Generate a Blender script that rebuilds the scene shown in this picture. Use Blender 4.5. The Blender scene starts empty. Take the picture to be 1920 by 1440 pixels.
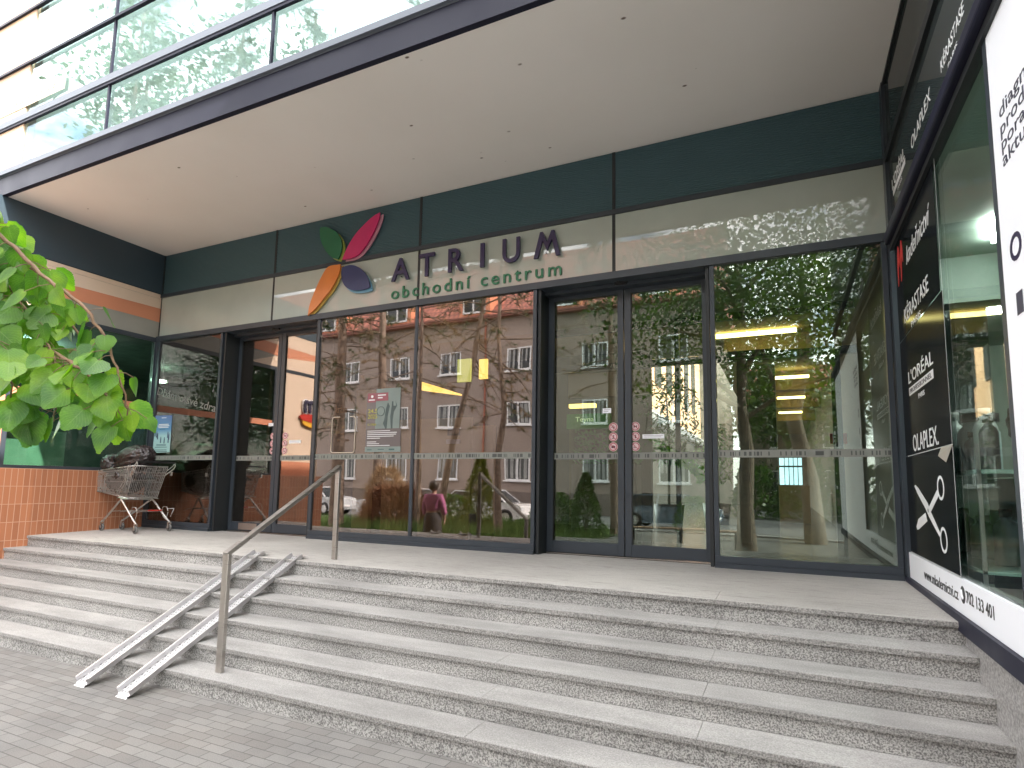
import bpy, bmesh, math, random
from mathutils import Vector, Matrix, noise, Euler
random.seed(7)
R = math.radians
PI = math.pi
S = bpy.context.scene
C = S.collection
# ------------------------------------------------------------------ camera
CAM = Vector((9.6728, -6.2742, 0.7864))
yaw, pitch, roll = 0.4397, 0.1076, 0.0163
fw = Vector((-math.sin(yaw)*math.cos(pitch), math.cos(yaw)*math.cos(pitch), math.sin(pitch)))
rt = Vector((math.cos(yaw), math.sin(yaw), 0)); up = rt.cross(fw)
r2 = rt*math.cos(roll)+up*math.sin(roll); u2 = -rt*math.sin(roll)+up*math.cos(roll)
cd = bpy.data.cameras.new('camera'); cam = bpy.data.objects.new('camera', cd); C.objects.link(cam)
M = Matrix((r2, u2, -fw)).transposed().to_4x4(); M.translation = CAM
cam.matrix_world = M
cd.sensor_width = 36; cd.lens = 1093.98/1920*36; cd.shift_y = 70.66/1920
cd.clip_start = .05; cd.clip_end = 2000
S.camera = cam
# ------------------------------------------------------------------ sky, sun, exposure
SUN = Vector((.75, -.20, .63)).normalized()
el = math.asin(SUN.z)
wd = bpy.data.worlds.new('World'); S.world = wd; wd.use_nodes = True
nt = wd.node_tree; nt.nodes.clear()
def N(t, typ, **k):
    n = t.nodes.new(typ)
    for a, b in k.items(): setattr(n, a, b)
    return n
sk = N(nt, 'ShaderNodeTexSky', sky_type='NISHITA', sun_disc=False, sun_elevation=el, sun_rotation=math.atan2(SUN.x, SUN.y))
sk.air_density = 1; sk.dust_density = 1.5; sk.ozone_density = 1
tc = N(nt, 'ShaderNodeTexCoord')
sep = N(nt, 'ShaderNodeSeparateXYZ'); nt.links.new(tc.outputs['Generated'], sep.inputs[0])
mz = N(nt, 'ShaderNodeMath', operation='MAXIMUM'); nt.links.new(sep.outputs[2], mz.inputs[0]); mz.inputs[1].default_value = .06
cb = N(nt, 'ShaderNodeCombineXYZ')
for i in (0, 1):
    dv = N(nt, 'ShaderNodeMath', operation='DIVIDE'); nt.links.new(sep.outputs[i], dv.inputs[0]); nt.links.new(mz.outputs[0], dv.inputs[1]); nt.links.new(dv.outputs[0], cb.inputs[i])
cn = N(nt, 'ShaderNodeTexNoise'); cn.inputs['Scale'].default_value = 1.3; cn.inputs['Detail'].default_value = 9; cn.inputs['Roughness'].default_value = .58
nt.links.new(cb.outputs[0], cn.inputs['Vector'])
cr = N(nt, 'ShaderNodeValToRGB'); cr.color_ramp.elements[0].position = .37; cr.color_ramp.elements[1].position = .58
nt.links.new(cn.outputs['Fac'], cr.inputs[0])
mx = N(nt, 'ShaderNodeMixRGB'); nt.links.new(cr.outputs[0], mx.inputs[0]); nt.links.new(sk.outputs[0], mx.inputs[1]); mx.inputs[2].default_value = (19.6, 19.1, 18.6, 1)
bg = N(nt, 'ShaderNodeBackground'); bg.inputs['Strength'].default_value = .15
nt.links.new(mx.outputs[0], bg.inputs[0])
wo = N(nt, 'ShaderNodeOutputWorld'); nt.links.new(bg.outputs[0], wo.inputs[0])
sd = bpy.data.lights.new('sun', 'SUN'); sd.energy = 3.6; sd.angle = R(.53); sd.color = (1, .95, .87)
so = bpy.data.objects.new('sun', sd); C.objects.link(so); so.rotation_euler = SUN.to_track_quat('Z', 'Y').to_euler(); so.location = (0, 0, 30)
S.view_settings.view_transform = 'Standard'; S.view_settings.look = 'None'; S.view_settings.gamma = 1
S.view_settings.exposure = 1.97
S.cycles.max_bounces = 10; S.cycles.transparent_max_bounces = 16; S.cycles.glossy_bounces = 5; S.cycles.diffuse_bounces = 4
S.cycles.sample_clamp_indirect = 6
S.cycles.caustics_reflective = False; S.cycles.caustics_refractive = False

# ------------------------------------------------------------------ helpers
class MB:
    def __init__(s): s.v = []; s.f = []; s.sm = []
    def add(s, vs, fs, smooth=False):
        o = len(s.v); s.v += [tuple(v) for v in vs]
        s.f += [tuple(i+o for i in f) for f in fs]; s.sm += [smooth]*len(fs); return s
    def box(s, x0, x1, y0, y1, z0, z1):
        return s.add([(x0,y0,z0),(x1,y0,z0),(x1,y1,z0),(x0,y1,z0),(x0,y0,z1),(x1,y0,z1),(x1,y1,z1),(x0,y1,z1)],
                     [(0,3,2,1),(4,5,6,7),(0,1,5,4),(1,2,6,5),(2,3,7,6),(3,0,4,7)])
    def quad(s, a, b, c, d): return s.add([a, b, c, d], [(0,1,2,3)])
    def tube(s, pts, r, n=8, r1=None, cap=True, closed=False):
        pts = [Vector(p) for p in pts]; k = len(pts)
        rs = [r if r1 is None else r+(r1-r)*i/(k-1) for i in range(k)] if not isinstance(r, (list, tuple)) else r
        vs = []; ref = None
        for i, p in enumerate(pts):
            if closed: t = pts[(i+1) % k]-pts[i-1]
            else: t = pts[min(i+1, k-1)]-pts[max(i-1, 0)]
            t.normalize()
            if ref is None: ref = Vector((0,0,1)) if abs(t.z) < .9 else Vector((1,0,0))
            a = t.cross(ref)
            if a.length < 1e-4: a = t.orthogonal()
            a.normalize(); b = a.cross(t).normalized(); ref = b
            for j in range(n):
                an = 2*PI*j/n; vs.append(p+(a*math.cos(an)+b*math.sin(an))*rs[i])
        fs = []
        for i in range(k if closed else k-1):
            for j in range(n):
                fs.append((i*n+j, i*n+(j+1) % n, ((i+1) % k)*n+(j+1) % n, ((i+1) % k)*n+j))
        s.add(vs, fs, True)
        if cap and not closed:
            s.add(vs[:n], [tuple(range(n))[::-1]]); s.add(vs[-n:], [tuple(range(n))])
        return s
    def bar(s, a, b, w, h, upv=(0,0,1)):
        a = Vector(a); b = Vector(b); t = (b-a).normalized(); x = t.cross(Vector(upv)).normalized(); y = x.cross(t)
        vs = [p+x*w*i/2+y*h*j/2 for p in (a, b) for i, j in ((-1,-1),(1,-1),(1,1),(-1,1))]
        return s.add(vs, [(0,1,2,3),(7,6,5,4),(0,4,5,1),(1,5,6,2),(2,6,7,3),(3,7,4,0)])
    def prism(s, pts, o, u, v, d):
        # polygon pts (2D) on plane o + a*u + b*v, extruded by d*(u x v)
        o = Vector(o); u = Vector(u); v = Vector(v); n = u.cross(v).normalized()
        a = [o+u*p[0]+v*p[1] for p in pts]; b = [q+n*d for q in a]; k = len(pts)
        ar = sum(pts[i-1][0]*pts[i][1]-pts[i][0]*pts[i-1][1] for i in range(k))
        if ar < 0: a.reverse(); b.reverse()
        return s.add(a+b, [tuple(range(k))[::-1], tuple(range(k, 2*k))]+[(i, (i+1) % k, (i+1) % k+k, i+k) for i in range(k)])
    def lathe(s, prof, c, n=16, axis='z', smooth=True):
        c = Vector(c); vs = []
        for r, h in prof:
            for j in range(n):
                a = 2*PI*j/n; x, y = r*math.cos(a), r*math.sin(a)
                vs.append(c+(Vector((x,y,h)) if axis == 'z' else Vector((x,h,y)) if axis == 'y' else Vector((h,x,y))))
        fs = [(i*n+j, i*n+(j+1) % n, (i+1)*n+(j+1) % n, (i+1)*n+j) for i in range(len(prof)-1) for j in range(n)]
        return s.add(vs, fs, smooth)
    def build(s, name, m, parent=None, label=None):
        me = bpy.data.meshes.new(name); off = Vector((0,0,0))
        if parent is not None:
            q = parent
            while q: off += q.location; q = q.parent
        me.from_pydata([tuple(Vector(v)-off) for v in s.v], [], s.f)
        me.polygons.foreach_set('use_smooth', s.sm)
        me.materials.append(m); me.validate(); me.update()
        o = bpy.data.objects.new(name, me); C.objects.link(o)
        if parent is not None: o.parent = parent
        if label: o['label'] = label
        return o
def B(*a): return MB().box(*a)
def tag(o, label, cat, group=None):
    o['label'] = label; o['category'] = cat
    if group: o['group'] = group
    return o
def thing(name, label, cat, loc=(0,0,0), group=None):
    o = bpy.data.objects.new(name, None); C.objects.link(o); o.location = loc; o.empty_display_size = .1
    return tag(o, label, cat, group)
def struct(o): o['kind'] = 'structure'; return o
def kids(o): return [c for c in bpy.data.objects if c.parent == o]
def copy_tree(o, parent=None, loc=None, label=None):
    c = o.copy(); C.objects.link(c); c.parent = parent
    if loc is not None: c.location = loc
    if label: c['label'] = label
    for k in kids(o): copy_tree(k, c)
    return c
def bevel(o, w, seg=2, ang=30):
    bm = bmesh.new(); bm.from_mesh(o.data)
    bmesh.ops.remove_doubles(bm, verts=bm.verts, dist=1e-5)
    es = [e for e in bm.edges if len(e.link_faces) == 2 and e.calc_face_angle(0) > R(ang)]
    bmesh.ops.bevel(bm, geom=es, offset=w, segments=seg, affect='EDGES', profile=.5)
    bm.to_mesh(o.data); bm.free(); return o

def mat(name, col, rough=.5, metal=0, spec=None, **k):
    m = bpy.data.materials.new(name); m.use_nodes = True
    b = m.node_tree.nodes['Principled BSDF']
    b.inputs['Base Color'].default_value = (*col, 1); b.inputs['Roughness'].default_value = rough; b.inputs['Metallic'].default_value = metal
    if spec is not None: b.inputs['Specular IOR Level'].default_value = spec
    for a, v in k.items(): b.inputs[a.replace('_', ' ')].default_value = v
    return m
def bsdf(m): return m.node_tree.nodes['Principled BSDF']
def L(m, a, b): m.node_tree.links.new(a, b)
def coords(m, scale=(1,1,1), rot=(0,0,0)):
    t = m.node_tree; c = N(t, 'ShaderNodeTexCoord'); mp = N(t, 'ShaderNodeMapping')
    mp.inputs['Scale'].default_value = scale; mp.inputs['Rotation'].default_value = rot
    t.links.new(c.outputs['Object'], mp.inputs[0]); return mp.outputs[0]
def noise_n(m, vec, scale, detail=4, rough=.5):
    n = N(m.node_tree, 'ShaderNodeTexNoise'); n.inputs['Scale'].default_value = scale; n.inputs['Detail'].default_value = detail; n.inputs['Roughness'].default_value = rough
    if vec: L(m, vec, n.inputs['Vector'])
    return n.outputs['Fac']
def ramp(m, fac, stops):
    n = N(m.node_tree, 'ShaderNodeValToRGB'); e = n.color_ramp.elements
    while len(e) < len(stops): e.new(.5)
    for i, (p, c) in enumerate(stops): e[i].position = p; e[i].color = (*c, 1) if len(c) == 3 else c
    L(m, fac, n.inputs[0]); return n.outputs[0]
def mixc(m, a, b, fac, mode='MIX'):
    n = N(m.node_tree, 'ShaderNodeMixRGB', blend_type=mode)
    for i, x in ((0, fac), (1, a), (2, b)):
        if hasattr(x, 'node') or hasattr(x, 'links'): L(m, x, n.inputs[i])
        else: n.inputs[i].default_value = x if i == 0 or len(x) == 4 else (*x, 1)
    return n.outputs[0]
def bump(m, h, strength=.3, dist=.01):
    n = N(m.node_tree, 'ShaderNodeBump'); n.inputs['Strength'].default_value = strength; n.inputs['Distance'].default_value = dist
    L(m, h, n.inputs['Height']); L(m, n.outputs[0], bsdf(m).inputs['Normal']); return n
def mth(m, op, a, b=None):
    n = N(m.node_tree, 'ShaderNodeMath', operation=op)
    for i, x in ((0, a), (1, b)):
        if x is None: continue
        if isinstance(x, (int, float)): n.inputs[i].default_value = x
        else: L(m, x, n.inputs[i])
    return n.outputs[0]
def rough_var(m, vec, lo, hi, scale=3):
    f = noise_n(m, vec, scale, 5); r = N(m.node_tree, 'ShaderNodeMapRange'); r.inputs['To Min'].default_value = lo; r.inputs['To Max'].default_value = hi
    r.inputs['From Min'].default_value = .3; r.inputs['From Max'].default_value = .7
    L(m, f, r.inputs[0]); L(m, r.outputs[0], bsdf(m).inputs['Roughness'])

# ------------------------------------------------------------------ materials
def granite(name, light, dark, mid, k=1.0, contrast=1.0, wear=.25):
    m = mat(name, mid, .75); v = coords(m)
    a = noise_n(m, v, 95*k, 3, .65)
    sp = ramp(m, a, [(.5-.11/contrast, dark), (.5, mid), (.5+.09/contrast, light)])
    b = noise_n(m, coords(m, (.6, 2.2, 2.2)), 2.2, 6, .6)
    st = ramp(m, b, [(.3, (1-wear,)*3), (.7, (1.06,)*3)])
    c = mixc(m, sp, st, 1, 'MULTIPLY')
    L(m, c, bsdf(m).inputs['Base Color']); bump(m, a, .25, .003); return m
MT_TREAD = granite('flamed granite tread', (.42,.41,.395), (.235,.23,.222), (.325,.315,.305), 1.3, .6, .32)
MT_RISER = granite('speckled granite riser', (.54,.53,.51), (.145,.142,.138), (.34,.33,.32), 1.1, 1.0, .38)
MT_NOSE = granite('sawn granite edge', (.40,.385,.37), (.15,.148,.142), (.27,.26,.25), 1.1, .9, .25)
MT_PLINTH = granite('polished granite plinth', (.44,.43,.42), (.16,.155,.15), (.30,.29,.285), .7, .8, .2)
bsdf(MT_PLINTH).inputs['Roughness'].default_value = .35
# landing: flamed granite slabs with dark streaks and joints
MT_LAND = mat('granite landing', (.4,.38,.37), .7)
v = coords(MT_LAND); a = noise_n(MT_LAND, v, 130, 3, .6)
c1 = ramp(MT_LAND, a, [(.36, (.35,.338,.325)), (.62, (.50,.485,.465))])
s = noise_n(MT_LAND, coords(MT_LAND, (3, 22, 1)), 1.6, 7, .68)
c2 = mixc(MT_LAND, c1, (.17,.16,.15,1), mth(MT_LAND, 'MULTIPLY', ramp(MT_LAND, s, [(.54, (0,0,0)), (.70, (1,1,1))]), .75))
big = noise_n(MT_LAND, v, .8, 5); c3 = mixc(MT_LAND, c2, ramp(MT_LAND, big, [(.3, (.70,.69,.68)), (.7, (1.03,1.02,1))]), 1, 'MULTIPLY')
L(MT_LAND, c3, bsdf(MT_LAND).inputs['Base Color']); bump(MT_LAND, a, .2, .002)
# pavers
MT_PAVE = mat('concrete pavers', (.3,.3,.3), .85)
br = N(MT_PAVE.node_tree, 'ShaderNodeTexBrick'); br.offset = .5; br.squash = 1
br.inputs['Scale'].default_value = 1; br.inputs['Mortar Size'].default_value = .0035; br.inputs['Mortar Smooth'].default_value = .25
br.inputs['Brick Width'].default_value = .18; br.inputs['Row Height'].default_value = .08; br.inputs['Bias'].default_value = 0
br.inputs['Color1'].default_value = (.205,.198,.188,1); br.inputs['Color2'].default_value = (.16,.155,.148,1); br.inputs['Mortar'].default_value = (.10,.095,.09,1)
L(MT_PAVE, coords(MT_PAVE), br.inputs['Vector'])
g = noise_n(MT_PAVE, coords(MT_PAVE), 150, 3); big = noise_n(MT_PAVE, coords(MT_PAVE), 1.7, 5, .6)
cc = mixc(MT_PAVE, br.outputs[0], ramp(MT_PAVE, g, [(.3, (.82,)*3), (.7, (1.12,)*3)]), 1, 'MULTIPLY')
cc = mixc(MT_PAVE, cc, ramp(MT_PAVE, big, [(.3, (.84,.84,.85)), (.5, (1,1,1)), (.72, (1.05,1.03,1.01))]), 1, 'MULTIPLY')
br2 = N(MT_PAVE.node_tree, 'ShaderNodeTexBrick'); br2.offset = .5
for k_, v_ in (('Scale', 1), ('Mortar Size', 0), ('Brick Width', .18), ('Row Height', .08), ('Bias', -.55)): br2.inputs[k_].default_value = v_
br2.inputs['Color1'].default_value = (1,1,1,1); br2.inputs['Color2'].default_value = (1.14,.93,.86,1)
L(MT_PAVE, coords(MT_PAVE), br2.inputs['Vector'])
cc = mixc(MT_PAVE, cc, br2.outputs[0], .35, 'MULTIPLY')
L(MT_PAVE, cc, bsdf(MT_PAVE).inputs['Base Color'])
bump(MT_PAVE, mth(MT_PAVE, 'SUBTRACT', mth(MT_PAVE, 'MULTIPLY', g, .2), br.outputs['Fac']), .6, .006)
# orange tiles (on the side wall: y,z -> brick x,y)
MT_TILE = mat('glazed orange tile', (.4,.15,.08), .28)
cx = N(MT_TILE.node_tree, 'ShaderNodeTexCoord'); sp = N(MT_TILE.node_tree, 'ShaderNodeSeparateXYZ'); cbx = N(MT_TILE.node_tree, 'ShaderNodeCombineXYZ')
L(MT_TILE, cx.outputs['Object'], sp.inputs[0]); L(MT_TILE, sp.outputs[1], cbx.inputs[0]); L(MT_TILE, mth(MT_TILE, 'ADD', sp.outputs[2], 10*.237-.9+.003), cbx.inputs[1])
bt = N(MT_TILE.node_tree, 'ShaderNodeTexBrick'); bt.offset = 0
for k_, v_ in (('Scale', 1), ('Mortar Size', .0042), ('Mortar Smooth', .1), ('Brick Width', .0735), ('Row Height', .237), ('Bias', 0)): bt.inputs[k_].default_value = v_
bt.inputs['Color1'].default_value = (.50,.20,.10,1); bt.inputs['Color2'].default_value = (.40,.155,.078,1); bt.inputs['Mortar'].default_value = (.60,.36,.25,1)
L(MT_TILE, cbx.outputs[0], bt.inputs['Vector']); L(MT_TILE, bt.outputs[0], bsdf(MT_TILE).inputs['Base Color'])
bump(MT_TILE, mth(MT_TILE, 'SUBTRACT', 1, bt.outputs['Fac']), .4, .002)

MT_FRAME = mat('dark grey powder coated metal', (.034,.043,.055), .4)
rough_var(MT_FRAME, coords(MT_FRAME), .3, .5)
MT_FRAMED = mat('black rubber gasket', (.014,.017,.019), .5)
MT_FASCIA = mat('slate blue fascia sheet', (.020,.021,.036), .5, 0, .12)
rough_var(MT_FASCIA, coords(MT_FASCIA), .35, .5, 1.5)
MT_LEDGE = mat('light aluminium ledge', (.15,.17,.205), .5, 0, .3)
MT_LOUV = mat('ribbed petrol metal sheet', (.070,.130,.150), .45, .0)
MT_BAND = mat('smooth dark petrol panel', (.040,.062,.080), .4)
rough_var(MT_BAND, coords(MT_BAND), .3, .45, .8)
def gloss_panel(name, col, r=.05):
    m = mat(name, col, .35); b = bsdf(m); b.inputs['Coat Weight'].default_value = 1; b.inputs['Coat Roughness'].default_value = r; b.inputs['Coat IOR'].default_value = 1.6
    v = coords(m); n = noise_n(m, v, .7, 2); bp = N(m.node_tree, 'ShaderNodeBump'); bp.inputs['Strength'].default_value = .10; bp.inputs['Distance'].default_value = .02
    L(m, n, bp.inputs['Height']); L(m, bp.outputs[0], b.inputs['Coat Normal'])
    f = noise_n(m, v, 2.5, 5); L(m, mixc(m, (*col, 1), ramp(m, f, [(.3, (.93,)*3), (.7, (1.04,)*3)]), 1, 'MULTIPLY'), b.inputs['Base Color'])
    return m
MT_SIGNP = gloss_panel('grey green enamelled glass', (.37,.415,.37), .01)
MT_WINGP = mat('dark enamelled glass', (.034,.042,.043), .03, 0, None, IOR=1.13)
MT_FOIL = mat('black window foil', (.009,.011,.013), .12, 0, None, IOR=1.06)
MT_SOFFIT = mat('off white render soffit', (.66,.60,.535), .9)
v = coords(MT_SOFFIT); f = noise_n(MT_SOFFIT, v, .7, 4)
base = ramp(MT_SOFFIT, f, [(.35, (.82,.785,.74)), (.65, (.86,.825,.785))])
sp_ = N(MT_SOFFIT.node_tree, 'ShaderNodeTexVoronoi'); sp_.inputs['Scale'].default_value = 2.6; sp_.inputs['Randomness'].default_value = 1; L(MT_SOFFIT, coords(MT_SOFFIT, (1, 1.6, 1)), sp_.inputs['Vector'])
dots = ramp(MT_SOFFIT, sp_.outputs['Distance'], [(.035, (1,1,1)), (.07, (0,0,0))])
L(MT_SOFFIT, mixc(MT_SOFFIT, base, (.17,.13,.10,1), mth(MT_SOFFIT, 'MULTIPLY', dots, ramp(MT_SOFFIT, noise_n(MT_SOFFIT, v, 3.1, 2), [(.42, (0,0,0)), (.56, (1,1,1))]))), bsdf(MT_SOFFIT).inputs['Base Color'])
bump(MT_SOFFIT, noise_n(MT_SOFFIT, v, 90, 3), .12, .004)

def glass(name, tint, r0, refl=(1,1,1), wav=.012, wscale=1.1, pw=5):
    m = bpy.data.materials.new(name); m.use_nodes = True; t = m.node_tree; t.nodes.clear()
    o = N(t, 'ShaderNodeOutputMaterial'); mixn = N(t, 'ShaderNodeMixShader'); tr = N(t, 'ShaderNodeBsdfTransparent'); gl = N(t, 'ShaderNodeBsdfGlossy')
    tr.inputs[0].default_value = (*tint, 1); gl.inputs[0].default_value = (*refl, 1); gl.inputs['Roughness'].default_value = 0.0
    lw = N(t, 'ShaderNodeLayerWeight'); lw.inputs[0].default_value = .5
    p = N(t, 'ShaderNodeMath', operation='POWER'); t.links.new(lw.outputs['Facing'], p.inputs[0]); p.inputs[1].default_value = pw
    ma = N(t, 'ShaderNodeMath', operation='MULTIPLY_ADD'); t.links.new(p.outputs[0], ma.inputs[0]); ma.inputs[1].default_value = 1-r0; ma.inputs[2].default_value = r0
    t.links.new(ma.outputs[0], mixn.inputs[0]); t.links.new(tr.outputs[0], mixn.inputs[1]); t.links.new(gl.outputs[0], mixn.inputs[2]); t.links.new(mixn.outputs[0], o.inputs[0])
    if wav:
        tcn = N(t, 'ShaderNodeTexCoord'); n = N(t, 'ShaderNodeTexNoise'); n.inputs['Scale'].default_value = wscale; n.inputs['Detail'].default_value = 1
        t.links.new(tcn.outputs['Object'], n.inputs['Vector']); b = N(t, 'ShaderNodeBump'); b.inputs['Strength'].default_value = 1; b.inputs['Distance'].default_value = wav
        t.links.new(n.outputs['Fac'], b.inputs['Height']); t.links.new(b.outputs[0], gl.inputs['Normal'])
    return m
MT_GL = glass('bronze solar glass', (.66,.63,.60), .17, (1,.93,.90), .0016)
MT_GR = glass('clear green glass', (.82,.90,.84), .095, (.93,1,.95), .0016)
MT_GUP = glass('sky reflecting glass', (.84,.90,.89), .13, (.85,1,1), .003, .8)
MT_GSAL = glass('salon shop window glass', (.90,.955,.93), .07, (1,1,1), .001, 1.1, 7)
MT_GHOUSE = mat('house window glass', (.03,.035,.04), .05)
def stripmat():
    m = bpy.data.materials.new('etched safety strip'); m.use_nodes = True; t = m.node_tree; b = bsdf(m)
    b.inputs['Roughness'].default_value = .7
    tcn = N(t, 'ShaderNodeTexCoord'); s = N(t, 'ShaderNodeSeparateXYZ'); t.links.new(tcn.outputs['Object'], s.inputs[0])
    q = mth(m, 'FLOOR', mth(m, 'MULTIPLY', s.outputs[0], 85)); wn = N(t, 'ShaderNodeTexWhiteNoise', noise_dimensions='1D'); L(m, q, wn.inputs['W'])
    g = noise_n(m, coords(m, (3.5, 0, 0)), 2, 2); on = mth(m, 'GREATER_THAN', mth(m, 'ADD', wn.outputs[0], mth(m, 'MULTIPLY', g, .6)), .98)
    zt = mth(m, 'MULTIPLY', mth(m, 'GREATER_THAN', s.outputs[2], 1.112), mth(m, 'LESS_THAN', s.outputs[2], 1.152))
    k = mth(m, 'MULTIPLY', on, zt)
    L(m, mixc(m, (.30,.31,.28,1), (.08,.085,.08,1), k), b.inputs['Base Color'])
    L(m, mth(m, 'SUBTRACT', .62, mth(m, 'MULTIPLY', k, -.2)), b.inputs['Alpha']); return m
MT_STRIP = stripmat()
def plain(name, col, r=.5, **k): return mat(name, col, r, **k)
def vary(m, col, amt=.12, scale=4, detail=5):
    f = noise_n(m, coords(m), scale, detail); L(m, mixc(m, (*col, 1), ramp(m, f, [(.3, (1-amt,)*3), (.7, (1+amt*.6,)*3)]), 1, 'MULTIPLY'), bsdf(m).inputs['Base Color']); return m
def vmat(name, col, r=.7, amt=.12, scale=4, **k): return vary(mat(name, col, r, **k), col, amt, scale)
MT_PEACH = vmat('peach cladding panel', (.78,.52,.36), .6, .06, 2)
MT_CREAM = vmat('cream painted graphic', (.72,.56,.43), .6, .05, 2)
MT_SALM = vmat('salmon painted graphic', (.62,.25,.14), .6, .06, 2)
MT_GREY = vmat('warm grey panel', (.30,.29,.255), .55, .06, 2)
MT_WHITE = vmat('white printed film', (.84,.86,.91), .45, .03, 1.5)
MT_INK = plain('dark violet ink', (.025,.02,.055), .5)
MT_WTXT = plain('white vinyl lettering', (.74,.75,.76), .5)
MT_LETTER = vmat('dark violet sign letters', (.026,.020,.075), .4, .1, 5)
MT_GREENT = plain('green sign letters', (.012,.16,.07), .4)
MT_STEEL = mat('brushed stainless steel', (.47,.44,.41), .33, 1); rough_var(MT_STEEL, coords(MT_STEEL, (1,1,30)), .25, .45, 6)
MT_ALU = mat('aluminium channel', (.62,.61,.62), .42, .9)
MT_CHROME = mat('zinc plated wire', (.55,.54,.52), .28, 1); rough_var(MT_CHROME, coords(MT_CHROME), .2, .5, 20)
MT_RUB = vmat('grey rubber', (.13,.125,.12), .7, .15, 20)
MT_BLK = plain('black plastic', (.012,.012,.013), .4)
MT_RED = plain('red plastic', (.5,.03,.02), .4)

def slab(name, parent, m, *a): return B(*a).build(name, m, parent)
_fc = [0]
def text(body, o, u, v, w, h, d, m, parent=None, name='lettering', bold=0, shear=0, keep=False, spacing=1.0):
    cu = bpy.data.curves.new('t', 'FONT'); cu.body = body; cu.extrude = .02; cu.offset = bold; cu.shear = shear; cu.resolution_u = 4; cu.space_character = spacing
    ob = bpy.data.objects.new('t', cu); C.objects.link(ob)
    bpy.context.view_layer.update()
    me = bpy.data.meshes.new_from_object(ob.evaluated_get(bpy.context.evaluated_depsgraph_get()))
    bpy.data.objects.remove(ob); bpy.data.curves.remove(cu)
    xs = [q.co.x for q in me.vertices]; ys = [q.co.y for q in me.vertices]
    x0, x1, y0, y1 = min(xs), max(xs), min(ys), max(ys)
    sx = w/(x1-x0); sy = h/(y1-y0) if h else sx
    o = Vector(o); u = Vector(u).normalized(); v = Vector(v).normalized(); n = u.cross(v)
    off = Vector((0,0,0)); q = parent
    while q: off += q.location; q = q.parent
    for q in me.vertices:
        c = q.co.copy(); q.co = o+u*(c.x-x0)*sx+v*(c.y-y0)*sy+n*(d if c.z > 0 else 0)-off
    me.materials.clear(); me.materials.append(m); me.name = name
    ob = bpy.data.objects.new(name, me); C.objects.link(ob)
    if parent: ob.parent = parent
    return ob
# ================================================================== SETTING: ground
W, H, D, ZG = 10.627, 4.647, 2.34, -.84
gr = MB(); gr.quad((-400,-400,ZG-.008), (400,-400,ZG-.008), (400,400,ZG-.008), (-400,400,ZG-.008))
MT_ASPH = vmat('grey asphalt', (.11,.11,.112), .9, .2, 6); bump(MT_ASPH, noise_n(MT_ASPH, coords(MT_ASPH), 200, 2), .4, .004)
struct(gr.build('ground', MT_ASPH))
struct(B(-25, W+.02, -8.3, -2.9, ZG-.3, ZG).build('pavement', MT_PAVE))
MT_PATH = vmat('pale trodden gravel path', (.09,.088,.082), .95, .3, 3)
struct(B(4.5, 26, -16.2, -8.32, ZG-.3, ZG-.002).build('path', MT_PATH))
MT_SOIL = vmat('grassy soil', (.055,.075,.022), .95, .35, 5)
struct(B(-40, 4.48, -14.6, -8.32, ZG-.3, ZG+.02).build('lawn_soil', MT_SOIL))
struct(B(-120, 60, -15, -14.64, ZG-.3, ZG+.06).build('kerb', MT_PLINTH))
def grass():
    rnd = random.Random(3); mb = MB()
    for i in range(26000):
        x = rnd.uniform(-14, 4.6) if i % 4 else rnd.uniform(-3, 2.2); y = rnd.uniform(-14.4, -8.6)
        if x > 4.3+.3*math.sin(y*2): continue
        h = rnd.uniform(.14, .42)*(1.35 if -3.5 < x < 2.5 else .8); a = rnd.uniform(0, PI); w = rnd.uniform(.006, .014); l = rnd.uniform(-.14, .14); l2 = rnd.uniform(-.14, .14)
        c, s_ = math.cos(a)*w, math.sin(a)*w; z = ZG+.01
        mb.add([(x-c,y-s_,z),(x+c,y+s_,z),(x+l,y+l2,z+h)], [(0,1,2)])
    m = plain('grass blades', (.10,.19,.035), .6); f = noise_n(m, coords(m), 1.2, 5); L(m, ramp(m, f, [(.3, (.05,.11,.02)), (.55, (.12,.21,.04)), (.75, (.23,.26,.07))]), bsdf(m).inputs['Base Color'])
    o = mb.build('grass', m); o['kind'] = 'stuff'
grass()
# ================================================================== STEPS
P, T, RZ = 1.80, .26, .14
st = thing('granite_steps', 'wide flight of grey speckled granite steps leading up to the shopping centre doors', 'steps', (0,0,ZG))
NT = .035   # slab thickness
def splay(y): return -.2*y          # the tiled wall leans out a little
def treadslab(k):
    z = -k*RZ; y1 = -P-k*T; y0 = y1+T+.012 if k else .9
    xj = 9.19 if k in (3, 4) else 9.21
    parts = []
    if k == 0:
        y0 = -P+.38
    nm = 'tread' if k else 'landing_edge'
    xs = [-.6, 2.2+.13*k, 5.35-.1*k, 7.75+.03*k, xj, W+.02] if k else [-.6, 3.1, 6.2, 9.19, W+.02]
    mb = MB()
    for a, b in zip(xs, xs[1:]):
        mb.box(a+.0007, b-.0007, y1, y0, z-NT, z)
    o = mb.build(nm, MT_TREAD if k else MT_LAND, st); bevel(o, .0025, 1)
    nb = MB()
    for a, b in zip(xs, xs[1:]): nb.box(a+.0007, b-.0007, y1-.0025, y1-.0003, z-NT, z-.004)
    nb.build('nosing', MT_NOSE, o)
for k in range(6): treadslab(k)
for k in range(6):
    z1 = -k*RZ-NT; z0 = -(k+1)*RZ-(.02 if k == 5 else 0); y = -P-k*T+.014
    mb = MB(); xs = [-.6, 1.9+.2*k, 4.45-.1*k, 7.2+.1*k, 9.2, W+.02]
    for a, b in zip(xs, xs[1:]): mb.box(a+.0006, b-.0006, y, y+.03, z0, z1-.001)
    mb.build('riser', MT_RISER, st)
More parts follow.
